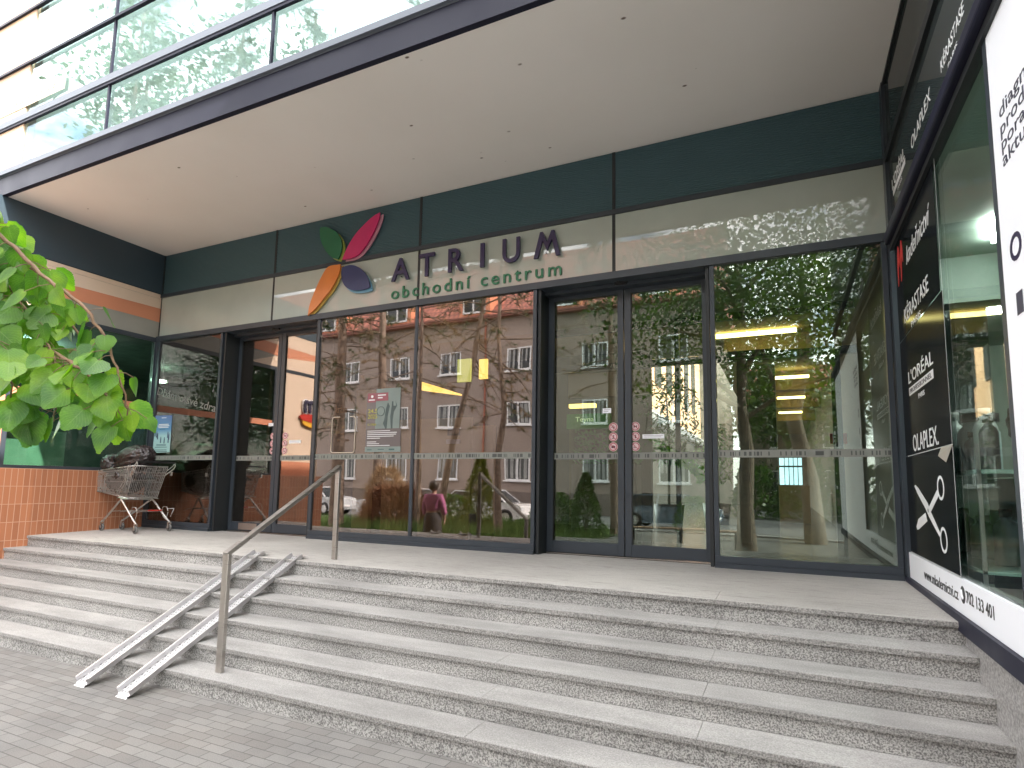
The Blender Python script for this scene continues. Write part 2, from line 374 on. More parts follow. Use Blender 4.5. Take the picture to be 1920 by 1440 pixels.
# core under the steps
cb_ = MB()
for k in range(6): cb_.box(-.6, W+.02, -P-k*T+.045, 1.2 if k == 0 else -P-(k-1)*T+.044, -1.4, -k*RZ-NT-.002)
cb_.build('core', MT_PLINTH, st)
mb = MB()
xs = [-.6, 1.42, 2.9, 4.38, 5.86, 7.34, 8.82, W+.02]; ys = [-P+.382, -.62, .17]
for a, b in zip(xs, xs[1:]):
    for c, d_ in zip(ys, ys[1:]): mb.box(a+.0006, b-.0006, c+.0012, d_-.0012, -NT, -.0005)
mb.build('landing', MT_LAND, st)
# ================================================================== SHOPPING CENTRE
sc = thing('shopping_centre', 'shopping centre entrance front with tall glass, ribbed petrol band and deep white soffit', 'building', (0,0,0))
TOP = 10.0
slab('soffit', sc, MT_SOFFIT, -.2, W, -D+.06, .2, H, H+.12)
slab('fascia', sc, MT_FASCIA, -12, W, -D, -D+.06, H-.004, 4.92)
slab('ledge', sc, MT_LEDGE, -12, W, -D-.035, -D+.10, 4.92, 4.985)
slab('fascia_seam', sc, MT_LEDGE, -12, W, -D-.006, -D-.0005, 4.905, 4.915)
# upper glazing
ug = B(.33, W, -D+.03, -D+.042, 4.985, TOP).build('upper_glazing', MT_GUP, sc)
slab('upper_haze_sheet', sc, vmat('pale mint haze', (.70,.77,.74), .8, .05), .3, W, -D+.16, -D+.2, 4.985, TOP)  # pale sheet added behind the glass, stands in for haze and flare
for z in (5.66, 6.49, 7.33, 8.16, 9.0):
    h = .075 if z < 6 else .035
    slab('upper_rail', sc, MT_LEDGE if z < 6 else MT_FASCIA, -12, W, -D-.02, -D+.024, z-.012 if z < 6 else z, z+h)
    if z < 6: slab('upper_rail_shadow_strip', sc, MT_FASCIA, -12, W, -D-.012, -D+.024, z-.05, z-.013)  # solid dark strip standing in for shade under the rail
for x in (2.25, 5.02, 7.8, 10.4):
    slab('upper_mullion', sc, MT_FASCIA, x-.015, x+.015, -D+.0, -D+.028, 4.986, TOP)
slab('cladding', sc, MT_PEACH, -12, .328, -D+.01, -D+.06, 4.985, TOP)
ban = B(-1.6, 1.25, -D+.004, -D+.008, 5.86, 6.06).build('banner', vmat('cream banner film', (.80,.66,.50), .6, .04), None)
tag(ban, 'faded cream web address banner across the upper peach cladding and glass', 'banner')
text('www.mojeatrium.cz', (-.85,-D+.003,5.90), (1,0,0), (0,0,1), 1.9, .12, .001, plain('faded brown print', (.42,.25,.15)), ban, 'banner_text')
slab('roof', sc, MT_GREY, -12, W, -D+.06, 6.2, TOP, TOP+.2)
slab('upper_back_wall', sc, MT_PEACH, -12, W, 6.2, 6.4, 4.9, TOP+.2)
# ---- recessed facade
q = W/4
for i in range(4):
    a, b = i*q+(.02 if i else .03), (i+1)*q-(.02 if i < 3 else .03)
    # ribbed band
    mb = MB(); n = 29; z0, z1 = 3.945, H-.003; dz = (z1-z0)/n; vs = []; fs = []
    for k in range(n):
        z = z0+k*dz
        for yy, zz in ((.012, z), (.012, z+dz*.3), (.0, z+dz*.5), (.0, z+dz*.8)): vs += [(a,yy,zz),(b,yy,zz)]
    for k in range(len(vs)//2-1): fs.append((2*k,2*k+1,2*k+3,2*k+2))
    mb.add(vs, fs); mb.build('ribbed_panel', MT_LOUV, sc)
    slab('sign_panel', sc, MT_SIGNP, a, b, -.005, .01, 3.20, 3.885)
    if i: slab('panel_joint', sc, MT_FRAMED, i*q-.019, i*q+.019, -.003, .02, 3.2, H-.004)
slab('facade_backing', sc, MT_FRAMED, 0, W, .022, .14, 3.2, H)
slab('corner_trim', sc, MT_FRAMED, -.05, .028, -.004, .14, 3.199, H-.004)
slab('transom', sc, MT_FRAME, 0, W, -.045, .12, 3.118, 3.198)
slab('transom', sc, MT_FRAME, 0, W, -.022, .02, 3.888, 3.942)
# fixed windows
def fixed(x0, x1, g, mull=None, lab=None):
    f = MB(); f.box(x0, x1, -.05, .09, -.001, .045); f.box(x0+.002, x1-.002, -.03, .07, .046, .115)
    f.box(x0, x0+.045, -.028, .07, .116, 3.117); f.box(x1-.045, x1, -.028, .07, .116, 3.117)
    if mull: f.box(mull-.022, mull+.022, -.018, .12, .116, 3.117)
    o = f.build('window_frame', MT_FRAME, sc)
    xs = [x0+.046, (mull-.023), (mull+.023), x1-.046] if mull else [x0+.046, x1-.046]
    for a, b in zip(xs[::2], xs[1::2]):
        p = B(a, b, -.006, .006, .116, 3.117).build('pane', g, o)
        B(a, b, -.0085, -.0065, 1.095, 1.17).build('safety_strip', MT_STRIP, o)
    return o
fixed(.055, 1.635, MT_GL)
fixed(3.615, 7.035, MT_GL, W/2)
fixed(9.0, 10.59, MT_GR)
# door recess + leaves
YD = .27
def doors(x0, x1, g):
    xc = (x0+x1)/2
    slab('door_reveal', sc, MT_FRAMED, x0-.005, x0+.03, .0, YD+.05, 0, 3.118)
    slab('door_reveal', sc, MT_FRAMED, x1-.03, x1+.005, .0, YD+.05, 0, 3.118)
    slab('door_header', sc, MT_FRAME, x0+.03, x1-.03, .13, YD+.06, 3.08, 3.30)
    sn = MB().box(xc-.07, xc+.07, .10, .13, 3.09, 3.14).lathe([(.001,0),(.018,.004),(.022,.02)], (xc-.02,.09,3.10), 10).build('door_sensor', MT_BLK, sc)
    slab('door_track', sc, MT_STEEL, x0, x1, YD-.03, YD-.02, .0, .006)
    for a, b in ((x0+.03, xc-.006), (xc+.006, x1-.03)):
        t = .07
        f = MB().box(a, a+t, YD-.02, YD+.025, .012, 3.08).box(b-t, b, YD-.02, YD+.025, .012, 3.08).box(a+t, b-t, YD-.018, YD+.023, .012, .145).box(a+t, b-t, YD-.018, YD+.023, 3.03, 3.08)
        o = f.build('sliding_door', MT_FRAME, sc); bevel(o, .002, 1)
        B(a+t, b-t, YD-.002, YD+.008, .145, 3.03).build('pane', g, o)
        B(a+t, b-t, YD-.006, YD-.004, 1.095, 1.17).build('safety_strip', MT_STRIP, o)
        B(a+t-.001, a+t+.012, YD-.0195, YD-.006, .145, 3.03).build('gasket', MT_FRAMED, o)
doors(1.66, 3.60, MT_GL)
doors(7.05, 8.985, MT_GR)
kp = B(1.93, 2.32, YD-.022, YD-.0195, .03, .13).build('kick_plate', MT_STEEL, sc)
# ---- left return wall, x = 0
slab('side_band', sc, MT_BAND, -.2, 0, -3.6, -.001, 3.955, H)
slab('side_band_seam', sc, MT_FRAMED, -.0005, .004, -3.6, 0, 3.945, 3.955)
slab('side_panel_trim', sc, MT_CREAM, -.2, .0, -3.6, -.001, 3.87, 3.944)
gp = B(-.2, -.004, -3.6, -.001, 3.18, 3.869).build('side_panel', MT_GREY, sc)
def wavy(y0, y1, za, zb, m, nm, x=.0):
    # painted band between curve za(y) and zb(y) on the wall x
    n = 24; vs = []; fs = []
    for i in range(n+1):
        y = y0+(y1-y0)*i/n
        vs += [(x, y, za(y)), (x, y, zb(y)), (x-.004, y, za(y)), (x-.004, y, zb(y))]
    for i in range(n): a = i*4; fs += [(a, a+4, a+5, a+1), (a+1, a+5, a+7, a+3), (a+2, a+6, a+4, a)]
    return MB().add(vs, fs).build(nm, m, gp)
wavy(-3.6, -.002, lambda y: 3.70+.02*y, lambda y: 3.866, MT_CREAM, 'cream_band')
wavy(-3.6, -.002, lambda y: 3.46-.10*y*y*.25-.03*y if y > -2.2 else 3.46-.121+.066-.1*(y+2.2), lambda y: 3.699+.02*y, MT_SALM, 'salmon_band')
wavy(-3.6, -1.35, lambda y: 3.181, lambda y: min(3.46-.10*y*y*.25-.03*y if y > -2.2 else 3.46-.055-.1*(y+2.2), 3.181+max(0, (-1.35-y))*.35), MT_CREAM, 'cream_sweep')
slab('side_transom', sc, MT_FRAME, -.06, .012, -3.6, -.03, 3.105, 3.178)
# side shop window, then salmon pillar toward the street
sw = MB().box(-.06, .012, -.055, -.001, .9, 3.104).box(-.06, .010, -2.0, -.056, .9, .95).box(-.06, .011, -2.06, -2.0, .9, 3.104).build('side_window', MT_FRAME, sc)
B(-.02, -.008, -2.0, -.056, .951, 3.104).build('pane', glass('side shop glass', (.55,.68,.60), .04, (1,1,1), .001), sw)
B(-.006, -.001, -2.0, -.056, 1.93, 2.04).build('salmon_stripe', MT_SALM, sw)
slab('side_pillar', sc, MT_SALM, -.2, .008, -3.6, -2.061, .9, 3.104)
pl = slab('pillar_graphic', sc, MT_CREAM, .0085, .011, -3.6, -2.3, 1.2, 3.1)
tp = MB()
tp.add([(0,0,-1.2),(0,-3.62,-1.2),(splay(-1.8),-1.8,-1.2),(splay(-1.8)+.10,-3.62,-1.2),(0,0,.9),(0,-3.62,.9),(splay(-1.8),-1.8,.9),(splay(-1.8)+.10,-3.62,.9),(-.2,0,-1.2),(-.2,0,.9),(-.2,-3.62,-1.2),(-.2,-3.62,.9)],
       [(0,4,6,2),(2,6,7,3),(4,9,11,7,6),(3,7,11,10),(0,8,9,4)])
tp.build('tiled_plinth', MT_TILE, sc)
slab('side_corner_post', sc, MT_FRAME, -.02, .053, -.03, .09, 0, 3.117)
# side shop interior (dim pharmacy)
rm = MB().box(-5, -4.9, -3.6, 3, 0, 3.2).box(-5, -.3, -3.7, -3.6, 0, 3.2).box(-5, -.21, -3.6, 3.1, 3.19, 3.3).box(-5, -.21, -3.6, 3, -.02, 0).box(-5, -.01, 3, 3.1, 0, 3.2)
rm.build('side_shop_room', vmat('pale green shop wall', (.17,.21,.19), .7, .3), sc)
def emis(name, col, s):
    m = bpy.data.materials.new(name); m.use_nodes = True; b = bsdf(m); b.inputs['Base Color'].default_value = (*col, 1); b.inputs['Emission Color'].default_value = (*col, 1); b.inputs['Emission Strength'].default_value = s; return m
MT_WARM = emis('warm lit lamp', (1,.66,.16), 1.1)
MT_COOL = emis('cool lit tube', (.96,1,.95), 20)
MT_WARMD = emis('warm lit cove', (1,.74,.28), 3.0)
tag(MB().bar((-2.6,-1.9,2.9),(-2.6,-.4,2.9),.14,.05).build('tube_lamp', emis('pale teal fill light', (.85,1,.94), 30)), 'added pale teal fill lamp brightening the left side shop window', 'light')  # fill lamp added to brighten the side shop window
slab('added_pale_counter', sc, vmat('pale mint counter', (.55,.68,.62), .4, .2), -1.3, -.7, -1.95, -.9, 0, 1.5)  # pale block added so the lower side window looks bright
# ---- right wing (hair salon), wall x = W
slab('wing_lower_band', sc, MT_FASCIA, W-.035, W+.15, -7, -.045, -.055, .045)
slab('wing_plinth', sc, MT_PLINTH, W, W+.3, -7, -.046, -1.2, -.056)
slab('wing_corner_post', sc, MT_FRAME, W-.03, W+.06, -.13, .09, .046, H)
slab('wing_upper_panel', sc, MT_WINGP, W+.0, W+.02, -7, -.131, 3.93, H)
slab('wing_rail', sc, MT_FRAMED, W-.03, W+.03, -7, -.131, 3.845, 3.929)
slab('wing_sign_panel', sc, MT_WINGP, W+.0, W+.02, -7, -.131, 3.135, 3.844)
r_ = B(W-.075, W+.03, -7, -.131, 3.035, 3.134).build('wing_rail', MT_FASCIA, sc); bevel(r_, .02, 3)
slab('wing_rail', sc, MT_FRAMED, W-.03, W+.03, -7, -.131, 2.985, 3.034)
slab('wing_eaves_joint', sc, MT_FRAMED, W-.022, W-.001, -D, -.131, H-.03, H-.001)
slab('wing_wall_above', sc, MT_WINGP, W+.0, W+.3, -7, -D, H+.0, TOP)
slab('wing_end_wall', sc, MT_PEACH, W+.31, W+9, -7, -6.8, -1.2, TOP)
slab('wing_roof', sc, MT_GREY, W+.31, W+9, -6.79, 0, TOP-.3, TOP)
wn = B(W-.012, W+.05, -2.93, -2.875, .27, 2.984).build('salon_window', MT_FRAME, sc)
B(W+.012, W+.024, -2.874, -.131, .046, 2.984).build('pane', MT_GSAL, wn)
B(W+.012, W+.024, -6.95, -2.931, .046, 2.984).build('pane', MT_GSAL, wn)
# ---- interiors
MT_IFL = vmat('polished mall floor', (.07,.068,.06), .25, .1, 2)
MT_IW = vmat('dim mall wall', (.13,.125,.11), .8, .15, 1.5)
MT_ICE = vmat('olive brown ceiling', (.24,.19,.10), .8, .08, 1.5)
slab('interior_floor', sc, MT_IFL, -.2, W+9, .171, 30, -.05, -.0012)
slab('vestibule_ceiling', sc, vmat('grey green ceiling', (.20,.22,.19), .7), .0, W, .14, 3.0, 3.45, 3.5)
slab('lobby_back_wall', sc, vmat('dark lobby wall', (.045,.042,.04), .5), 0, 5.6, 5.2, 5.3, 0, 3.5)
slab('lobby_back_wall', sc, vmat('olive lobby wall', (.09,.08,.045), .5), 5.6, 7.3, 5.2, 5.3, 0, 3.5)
slab('lobby_header', sc, MT_ICE, 5.6, 7.3, 5.12, 5.19, 2.6, 3.1)
slab('lobby_ceiling', sc, MT_ICE, 0, 8.4, 3.0, 6.2, 3.52, 3.6)
slab('corridor_ceiling', sc, MT_ICE, 8.4, W, 3.0, 26, 3.52, 3.6)
slab('corridor_wall', sc, MT_IW, W-.02, W+.02, .12, 26, 0, 5.5)
slab('far_wall', sc, MT_IW, -.2, W, 26, 26.2, 0, 9)
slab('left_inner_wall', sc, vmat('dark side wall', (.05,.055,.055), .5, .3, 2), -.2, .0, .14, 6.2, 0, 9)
MT_PEACHI = vmat('sunlit peach gallery wall', (.72,.42,.25), .7, .05)
gw = slab('gallery_wall', sc, MT_PEACHI, 5.35, 5.6, 6.4, 26, 3.3, 8.4)
for i in range(8):
    slab('gallery_window', sc, MT_GHOUSE, 5.595, 5.64, 7.4+i*2.2, 8.5+i*2.2, 4.4, 6.9)
slab('gallery_edge', sc, MT_WHITE, 5.2, 5.75, 6.4, 26, 3.0, 3.29)
ro = MB()
for i in range(14): ro.bar((5.4, 6.6+i*1.45, 8.5), (8.6, 6.6+i*1.45, 9.3), .06, .12)
for i in range(5): ro.bar((5.5+i*.7, 6.5, 8.55+i*.175), (5.5+i*.7, 26, 8.55+i*.175), .05, .05)
ro.build('skylight_bars', MT_LEDGE, sc)
slab('gallery_wall', sc, vmat('white gallery wall', (.5,.49,.46)), 8.4, 8.6, 6.4, 26, 3.62, 5.5)
# vestibule inner screen, y = 3
f = MB()
f.box(5.9, W, 2.97, 3.05, 2.70, 2.81).box(5.9, W, 2.97, 3.05, 3.34, 3.45).box(9.05, 9.19, 2.95, 3.07, 0, 2.70).box(10.28, 10.40, 2.95, 3.07, 0, 2.70)
f.box(8.13, 8.20, 2.97, 3.05, 0, 3.34).box(8.80, 9.62, 2.90, 2.969, 2.73, 2.83).box(5.9, 6.02, 2.95, 3.07, 0, 3.34).box(7.2, 7.26, 2.97, 3.05, 0, 2.7)
f.build('vestibule_screen', MT_FRAMED, sc)
slab('clad_column', sc, vmat('black green column', (.018,.026,.022), .35), 8.9, 9.54, 5.0, 5.5, 0, 3.02)
slab('end_glazing', sc, emis('bright far exit', (.55,.85,1), .5), 9.44, 10.2, 17.9, 17.95, .95, 1.95)
mb = MB()
for x in (9.6, 9.75, 9.9, 10.05): mb.box(x, x+.025, 17.8, 17.85, .9, 1.95)
mb.box(9.44, 10.2, 17.8, 17.84, 1.6, 1.66); mb.build('end_glazing_bars', MT_BLK, sc)
for y, x0, x1, z in ((4.4, 8.6, 9.9, 3.44), (8.2, 9.5, 10.2, 3.3), (11.5, 9.5, 10.2, 3.3), (15, 9.5, 10.2, 3.3)):
    slab('cove_lamp', sc, MT_WARMD, x0, x1, y, y+.12, z, z+.05)
    slab('corridor_beam', sc, MT_ICE, 8.7, W-.03, y+.5, y+.8, 3.1, 3.515)
slab('reception_desk', sc, vmat('beige desk', (.42,.32,.2), .5), 9.5, 10.15, 9.0, 9.6, 0, .88)
# lobby bits seen through the middle panes
slab('lobby_partition', sc, vmat('ochre lobby wall', (.50,.36,.12), .6), 3.95, 5.35, 2.2, 2.3, 0, 1.75)
slab('lobby_partition', sc, vmat('ochre lobby wall light', (.55,.42,.20), .6), 2.75, 3.1, 1.9, 2.0, .0, 2.42)
cw = MB().add([(3.25,2.9,2.60),(4.1,2.9,2.46),(4.1,3.3,2.46),(3.25,3.3,2.60),(3.3,2.9,2.75),(4.1,2.9,2.49),(4.1,3.3,2.49),(3.3,3.3,2.75)], [(0,3,2,1),(4,5,6,7),(0,1,5,4),(1,2,6,5),(2,3,7,6),(3,0,4,7)])
tag(cw.build('ceiling_light', MT_WARM), 'yellow wedge shaped ceiling light hanging in the lobby behind the middle glass', 'light')
tag(B(4.52, 4.78, 2.4, 2.45, 2.55, 2.95).build('wall_light', emis('lime lit panel', (.75,.85,.22), .45)), 'lime lit panel in the lobby, left one of the pair behind the middle glass', 'light')
tag(B(4.95, 5.1, 2.4, 2.45, 2.58, 2.92).build('wall_light', MT_WARM), 'pale yellow lit panel in the lobby, right one of the pair behind the middle glass', 'light')
t = tag(B(6.05, 6.55, 3.9, 4.0, 2.22, 2.29).build('wall_light', MT_WARM), 'glowing strip lamp over the green shop sign inside the right doors', 'light')
# ================================================================== CENTRE SIGN
cs = thing('centre_logo', 'four petal logo in green, pink, orange and navy left of the sign letters', 'logo', (4.0,-.06,3.2))
def smooth_poly(pts, sharp=()):
    n = len(pts); out = []
    for i in range(n):
        p0, p1, p2, p3 = (Vector((*pts[(i+k) % n], 0)) for k in (-1, 0, 1, 2))
        if i in sharp: p0 = p1*2-p2
        if (i+1) % n in sharp: p3 = p2*2-p1
        for k in range(5):
            t = k/5; a = .5*((2*p1)+(p2-p0)*t+(2*p0-5*p1+4*p2-p3)*t*t+(-p0+3*p1-3*p2+p3)*t**3)
            out.append((a.x, a.y))
    return out
def petal(pts, sharp, m, m2, off, nm):
    q = smooth_poly(pts, sharp)
    o = MB().prism(q, (0,-.055,0), (1,0,0), (0,0,1), .022).build(nm, m, cs)
    MB().prism([(a+off[0], b+off[1]) for a, b in q], (0,-.022,0), (1,0,0), (0,0,1), .016).build('petal_backing_layer', m2, o)  # coloured backing layer, offset behind the petal
petal([(3.596,4.483),(3.70,4.478),(3.80,4.43),(3.905,4.365),(3.988,4.268),(4.028,4.147),(4.015,4.036),(3.97,3.945),(3.85,3.995),(3.74,4.1),(3.653,4.23),(3.605,4.364)], (0,7), vmat('green petal', (.012,.13,.055), .35, .08), vmat('lime edge', (.42,.48,.10), .4), (.022,-.022), 'green_petal')
petal([(4.677,4.512),(4.571,4.475),(4.453,4.41),(4.288,4.288),(4.171,4.154),(4.085,4.015),(4.047,3.925),(4.22,3.925),(4.345,3.965),(4.475,4.085),(4.59,4.25),(4.668,4.42)], (0,6), vmat('pink petal', (.55,.02,.13), .35, .08), vmat('pale pink edge', (.62,.30,.38), .4), (.03,-.015), 'pink_petal')
petal([(4.053,3.814),(4.191,3.828),(4.316,3.79),(4.443,3.696),(4.53,3.574),(4.565,3.455),(4.46,3.437),(4.30,3.447),(4.165,3.495),(4.075,3.596),(4.042,3.713)], (0,5), vmat('navy petal', (.022,.035,.12), .35, .08), vmat('sky edge', (.20,.42,.58), .4), (.012,-.03), 'navy_petal')
petal([(4.02,3.865),(3.80,3.862),(3.69,3.75),(3.575,3.55),(3.485,3.35),(3.452,3.178),(3.60,3.27),(3.75,3.41),(3.87,3.52),(3.962,3.66),(4.01,3.77)], (0,5), vmat('orange petal', (.66,.20,.035), .35, .08), vmat('yellow edge', (.72,.48,.12), .4), (.018,-.012), 'orange_petal')
at = thing('centre_sign', 'raised dark violet capitals reading ATRIUM on the cream panels', 'sign', (6.1,-.06,3.49))
def let(ch, x0, x1): text(ch, (x0,-.035,3.492), (1,0,0), (0,0,1), x1-x0, .312, .028, MT_LETTER, at, 'letter', .012 if ch != 'I' else 0)
for ch, a, b in (('A',4.905,5.198),('T',5.35,5.588),('R',5.80,6.03),('U',6.58,6.815)): let(ch, a, b)
MB().prism([(7.0,3.49),(7.056,3.49),(7.112,3.70),(7.172,3.565),(7.232,3.70),(7.286,3.49),(7.342,3.49),(7.262,3.808),(7.226,3.808),(7.172,3.672),(7.117,3.808),(7.081,3.808)], (0,-.035,0), (1,0,0), (0,0,1), .028).build('letter', MT_LETTER, at)
MB().box(6.270, 6.326, -.063, -.035, 3.492, 3.804).build('letter', MT_LETTER, at)
for x in (5.05, 5.46, 5.9, 6.3, 6.7, 7.15): B(x-.004, x+.004, -.036, -.005, 3.55, 3.558).build('standoff', MT_FRAME, at)
ob_ = thing('centre_subtitle_sign', 'green lower case words obchodní centrum below the big capitals', 'sign', (6.1,-.03,3.25))
text('obchodní centrum', (4.885,-.012,3.256), (1,0,0), (0,0,1), 2.46, .168, .012, MT_GREENT, ob_, 'lettering', .008, 0, spacing=1.3)
# ================================================================== STICKERS AND POSTERS
MT_STW = vmat('pinkish white sticker', (.66,.50,.50), .5, .05, 20); MT_STR = plain('faded red print', (.36,.05,.07), .5); MT_STB = plain('black print', (.03,.02,.025), .5)
def disc(r, n=28, r0=0):
    return [(r*math.cos(2*PI*i/n), r*math.sin(2*PI*i/n)) for i in range(n)]
def sticker(kind, x, z, label, y=YD-.0025):
    s = thing('prohibition_sticker', label, 'sticker', (x,y,z), 'round prohibition stickers on the door glass')
    U = (1,0,0); V = (0,0,1); o = (x,y-.001,z)
    MB().prism(disc(.052), o, U, V, .001).build('backing', MT_STW, s)
    rg = MB(); n = 28
    for a, b in zip(disc(.046, n), disc(.046, n)[1:]+disc(.046, n)[:1]):
        k = .80; rg.prism([a, b, (b[0]*k, b[1]*k), (a[0]*k, a[1]*k)], (x,y-.0022,z), U, V, .0008)
    rg.build('ring', MT_STR, s)
    g = MB(); o2 = (x,y-.0032,z)
    if kind == 'skate': g.prism([(-.024,.0),(.024,.004),(.024,-.004),(-.024,-.006)], o2, U, V, .0006); g.prism([(-.006,.024),(0,.024),(.008,-.026),(.002,-.026)], o2, U, V, .0006)
    if kind == 'food': g.prism([(-.02,-.012),(.018,-.012),(.014,-.02),(-.016,-.02)], o2, U, V, .0006); g.prism([(-.004,-.01),(.006,.02),(.012,.018),(.006,-.01)], o2, U, V, .0006); g.prism([(q[0]*.3+.004, q[1]*.3+.016) for q in disc(.02, 10)], o2, U, V, .0007)
    if kind == 'camera': g.prism([(-.022,-.014),(.022,-.014),(.022,.01),(.008,.01),(.004,.016),(-.006,.016),(-.010,.01),(-.022,.01)], o2, U, V, .0006)
    if kind == 'dog': g.prism([(-.024,.008),(-.014,.014),(-.006,.004),(.012,.006),(.016,.018),(.02,.016),(.018,-.018),(.012,-.018),(.008,-.004),(-.008,-.006),(-.012,-.018),(-.018,-.018),(-.018,0)], o2, U, V, .0006)
    if kind == 'phone': g.prism([(-.006,-.02),(.008,-.02),(.008,.014),(-.006,.014)], o2, U, V, .0006); g.prism([(.004,.014),(.008,.014),(.008,.024),(.004,.024)], o2, U, V, .0006)
    if kind == 'smoke': g.prism([(-.024,-.010),(.016,-.010),(.016,-.016),(-.024,-.016)], o2, U, V, .0006); g.prism([(q[0]*.25-.014, q[1]*.25-.002) for q in disc(.02, 8)], o2, U, V, .0007)
    g.build('pictogram', MT_STB, s)
    MB().prism([(-.029,.024),(-.024,.029),(.029,-.024),(.024,-.029)], (x,y-.0042,z), U, V, .0006).build('slash', MT_STR, s)
    return s
for dx, side in ((0, 'right'), (-5.35, 'left')):
    dz = 0 if side == 'right' else .005
    for i, (k, w) in enumerate((('skate', 'no skating'), ('food', 'no food'), ('camera', 'no cameras'))):
        sticker(k, 7.885+dx, 1.465-.114*i+dz, 'round %s sticker, %s of the left column on the %s hand door pair' % (w, ('top', 'middle', 'bottom')[i], side))
    for i, (k, w) in enumerate((('dog', 'no dogs'), ('phone', 'no phones'), ('smoke', 'no smoking'))):
        sticker(k, 8.14+dx, 1.465-.114*i+dz, 'round %s sticker, %s of the right column on the %s hand door pair' % (w, ('top', 'middle', 'bottom')[i], side))
def smallnote(x0, x1, z0, z1, label, y=YD-.004):
    o = B(x0, x1, y-.001, y, z0, z1).build('small_notice', MT_WHITE); tag(o, label, 'notice')
    mb = MB(); h = z1-z0
    for k in range(2): mb.box(x0+.012, x1-.012-.02*k, y-.0022, y-.0013, z1-h*(.35+.35*k), z1-h*(.25+.35*k))
    mb.build('print_lines', plain('grey print', (.25,.25,.26)), o)
smallnote(2.43, 2.53, 1.625, 1.675, 'small white notice left above the stickers on the left hand doors')
smallnote(2.88, 3.11, 1.352, 1.40, 'long narrow white notice right of the stickers on the left hand doors')
smallnote(7.76, 7.86, 1.63, 1.685, 'small white notice above the stickers on the right hand doors')
smallnote(8.22, 8.46, 1.325, 1.372, 'long narrow white notice right of the stickers on the right hand doors')
# blue poster
bp = mat('blue to pale green poster print', (.4,.55,.6), .5)
gz = N(bp.node_tree, 'ShaderNodeTexCoord'); s3 = N(bp.node_tree, 'ShaderNodeSeparateXYZ'); L(bp, gz.outputs['Generated'], s3.inputs[0])
L(bp, ramp(bp, s3.outputs[2], [(.0, (.36,.55,.53)), (.45, (.36,.57,.60)), (.62, (.10,.25,.46)), (1, (.13,.21,.42))]), bsdf(bp).inputs['Base Color'])
po = MB().add([(.115,-.012,1.215),(.545,-.012,1.225),(.54,-.012,1.835),(.12,-.012,1.84),(.115,-.0105,1.215),(.545,-.0105,1.225),(.54,-.0105,1.835),(.12,-.0105,1.84)], [(0,1,2,3),(7,6,5,4),(0,4,5,1),(2,6,7,3)]).build('poster', bp)
tag(po, 'narrow blue and pale green event poster on the leftmost pane', 'poster')
mb = MB()
for z, a, b in ((1.80,.28,.40),(1.69,.22,.47),(1.665,.2,.49),(1.64,.22,.47)): mb.box(a, b, -.0135, -.0125, z-.009, z+.004)
mb.build('title_lines', MT_WTXT, po)
mb = MB()
for z, a, b in ((1.61,.25,.40),(1.355,.2,.44),(1.335,.2,.44),(1.31,.17,.47),(1.265,.15,.47),(1.24,.14,.48)): mb.box(a, b, -.0135, -.0125, z-.006, z+.003)
mb.build('text_lines', plain('dark teal print', (.03,.09,.12)), po)
mb = MB()
rr = random.Random(5)
for x, z in ((.145,1.55),(.19,1.53),(.215,1.50),(.47,1.52),(.50,1.49),(.49,1.44),(.30,1.44),(.39,1.43)):
    mb.prism([(x+a*.8, z+.035+b*.8) for a, b in disc(.012, 8)], (0,-.0125,0), (1,0,0), (0,0,1), .001)
    mb.prism([(x-.014, z-.06),(x+.014, z-.06),(x+.012, z+.025),(x-.012, z+.025)], (0,-.0125,0), (1,0,0), (0,0,1), .001)
mb.build('figures', plain('dark figure print', (.05,.08,.14)), po)
# event poster
EV = thing('poster', 'tall event poster with a cyclist and the date 24.5 2025 on the middle glass', 'poster', (4.83,-.012,1.19))
MT_TEAL = vmat('pale teal print', (.20,.25,.235), .5, .12)
B(4.70, 5.095, -.0115, -.0100, 1.50, 2.04).build('photo_area', MT_TEAL, EV)
B(4.545, 4.705, -.0113, -.0098, 1.50, 1.95).build('side_area', plain('mauve grey print', (.16,.14,.14)), EV)
B(4.55, 5.12, -.0114, -.0099, 1.262, 1.499).build('text_area', plain('dark mauve print', (.13,.11,.11)), EV)
B(4.545, 5.125, -.0115, -.0100, 1.19, 1.26).build('sponsor_strip', MT_TEAL, EV)
mb = MB().box(4.56, 4.70, -.014, -.0125, 1.86, 1.985).box(4.705, 4.90, -.014, -.0125, 1.875, 1.985); mb.build('pink_boxes', plain('rose print', (.28,.09,.11)), EV)
mb = MB()
for a, b, z in ((4.58,4.68,1.885),(4.73,4.86,1.945),(4.73,4.81,1.91)): mb.box(a, b, -.0155, -.0145, z, z+.016)
mb.prism([(4.635+a, 1.94+b) for a, b in disc(.02, 12)], (0,-.0145,0), (1,0,0), (0,0,1), .001); mb.build('box_print', MT_WTXT, EV)
MT_YEL = plain('lime yellow print', (.42,.40,.08))
text('24.5', (4.575,-.0135,1.715), (1,0,0), (0,0,1), .155, .055, .001, MT_YEL, EV, 'date_text', .01)
text('2025', (4.575,-.0135,1.64), (1,0,0), (0,0,1), .155, .058, .001, MT_YEL, EV, 'date_text', .01)
text('OC ATRIUM', (4.575,-.0135,1.545), (1,0,0), (0,0,1), .14, .028, .001, MT_YEL, EV, 'place_text', .01)
mb = MB()
for k, (a, b) in enumerate(((4.575,4.95),(4.575,5.06),(4.575,5.05),(4.575,5.01),(4.575,4.79),(0,0),(4.575,4.73),(4.575,4.78),(4.575,4.95))):
    if b: mb.box(a, b, -.0135, -.0125, 1.468-.0245*k, 1.476-.0245*k)
mb.build('text_lines', MT_WTXT, EV)
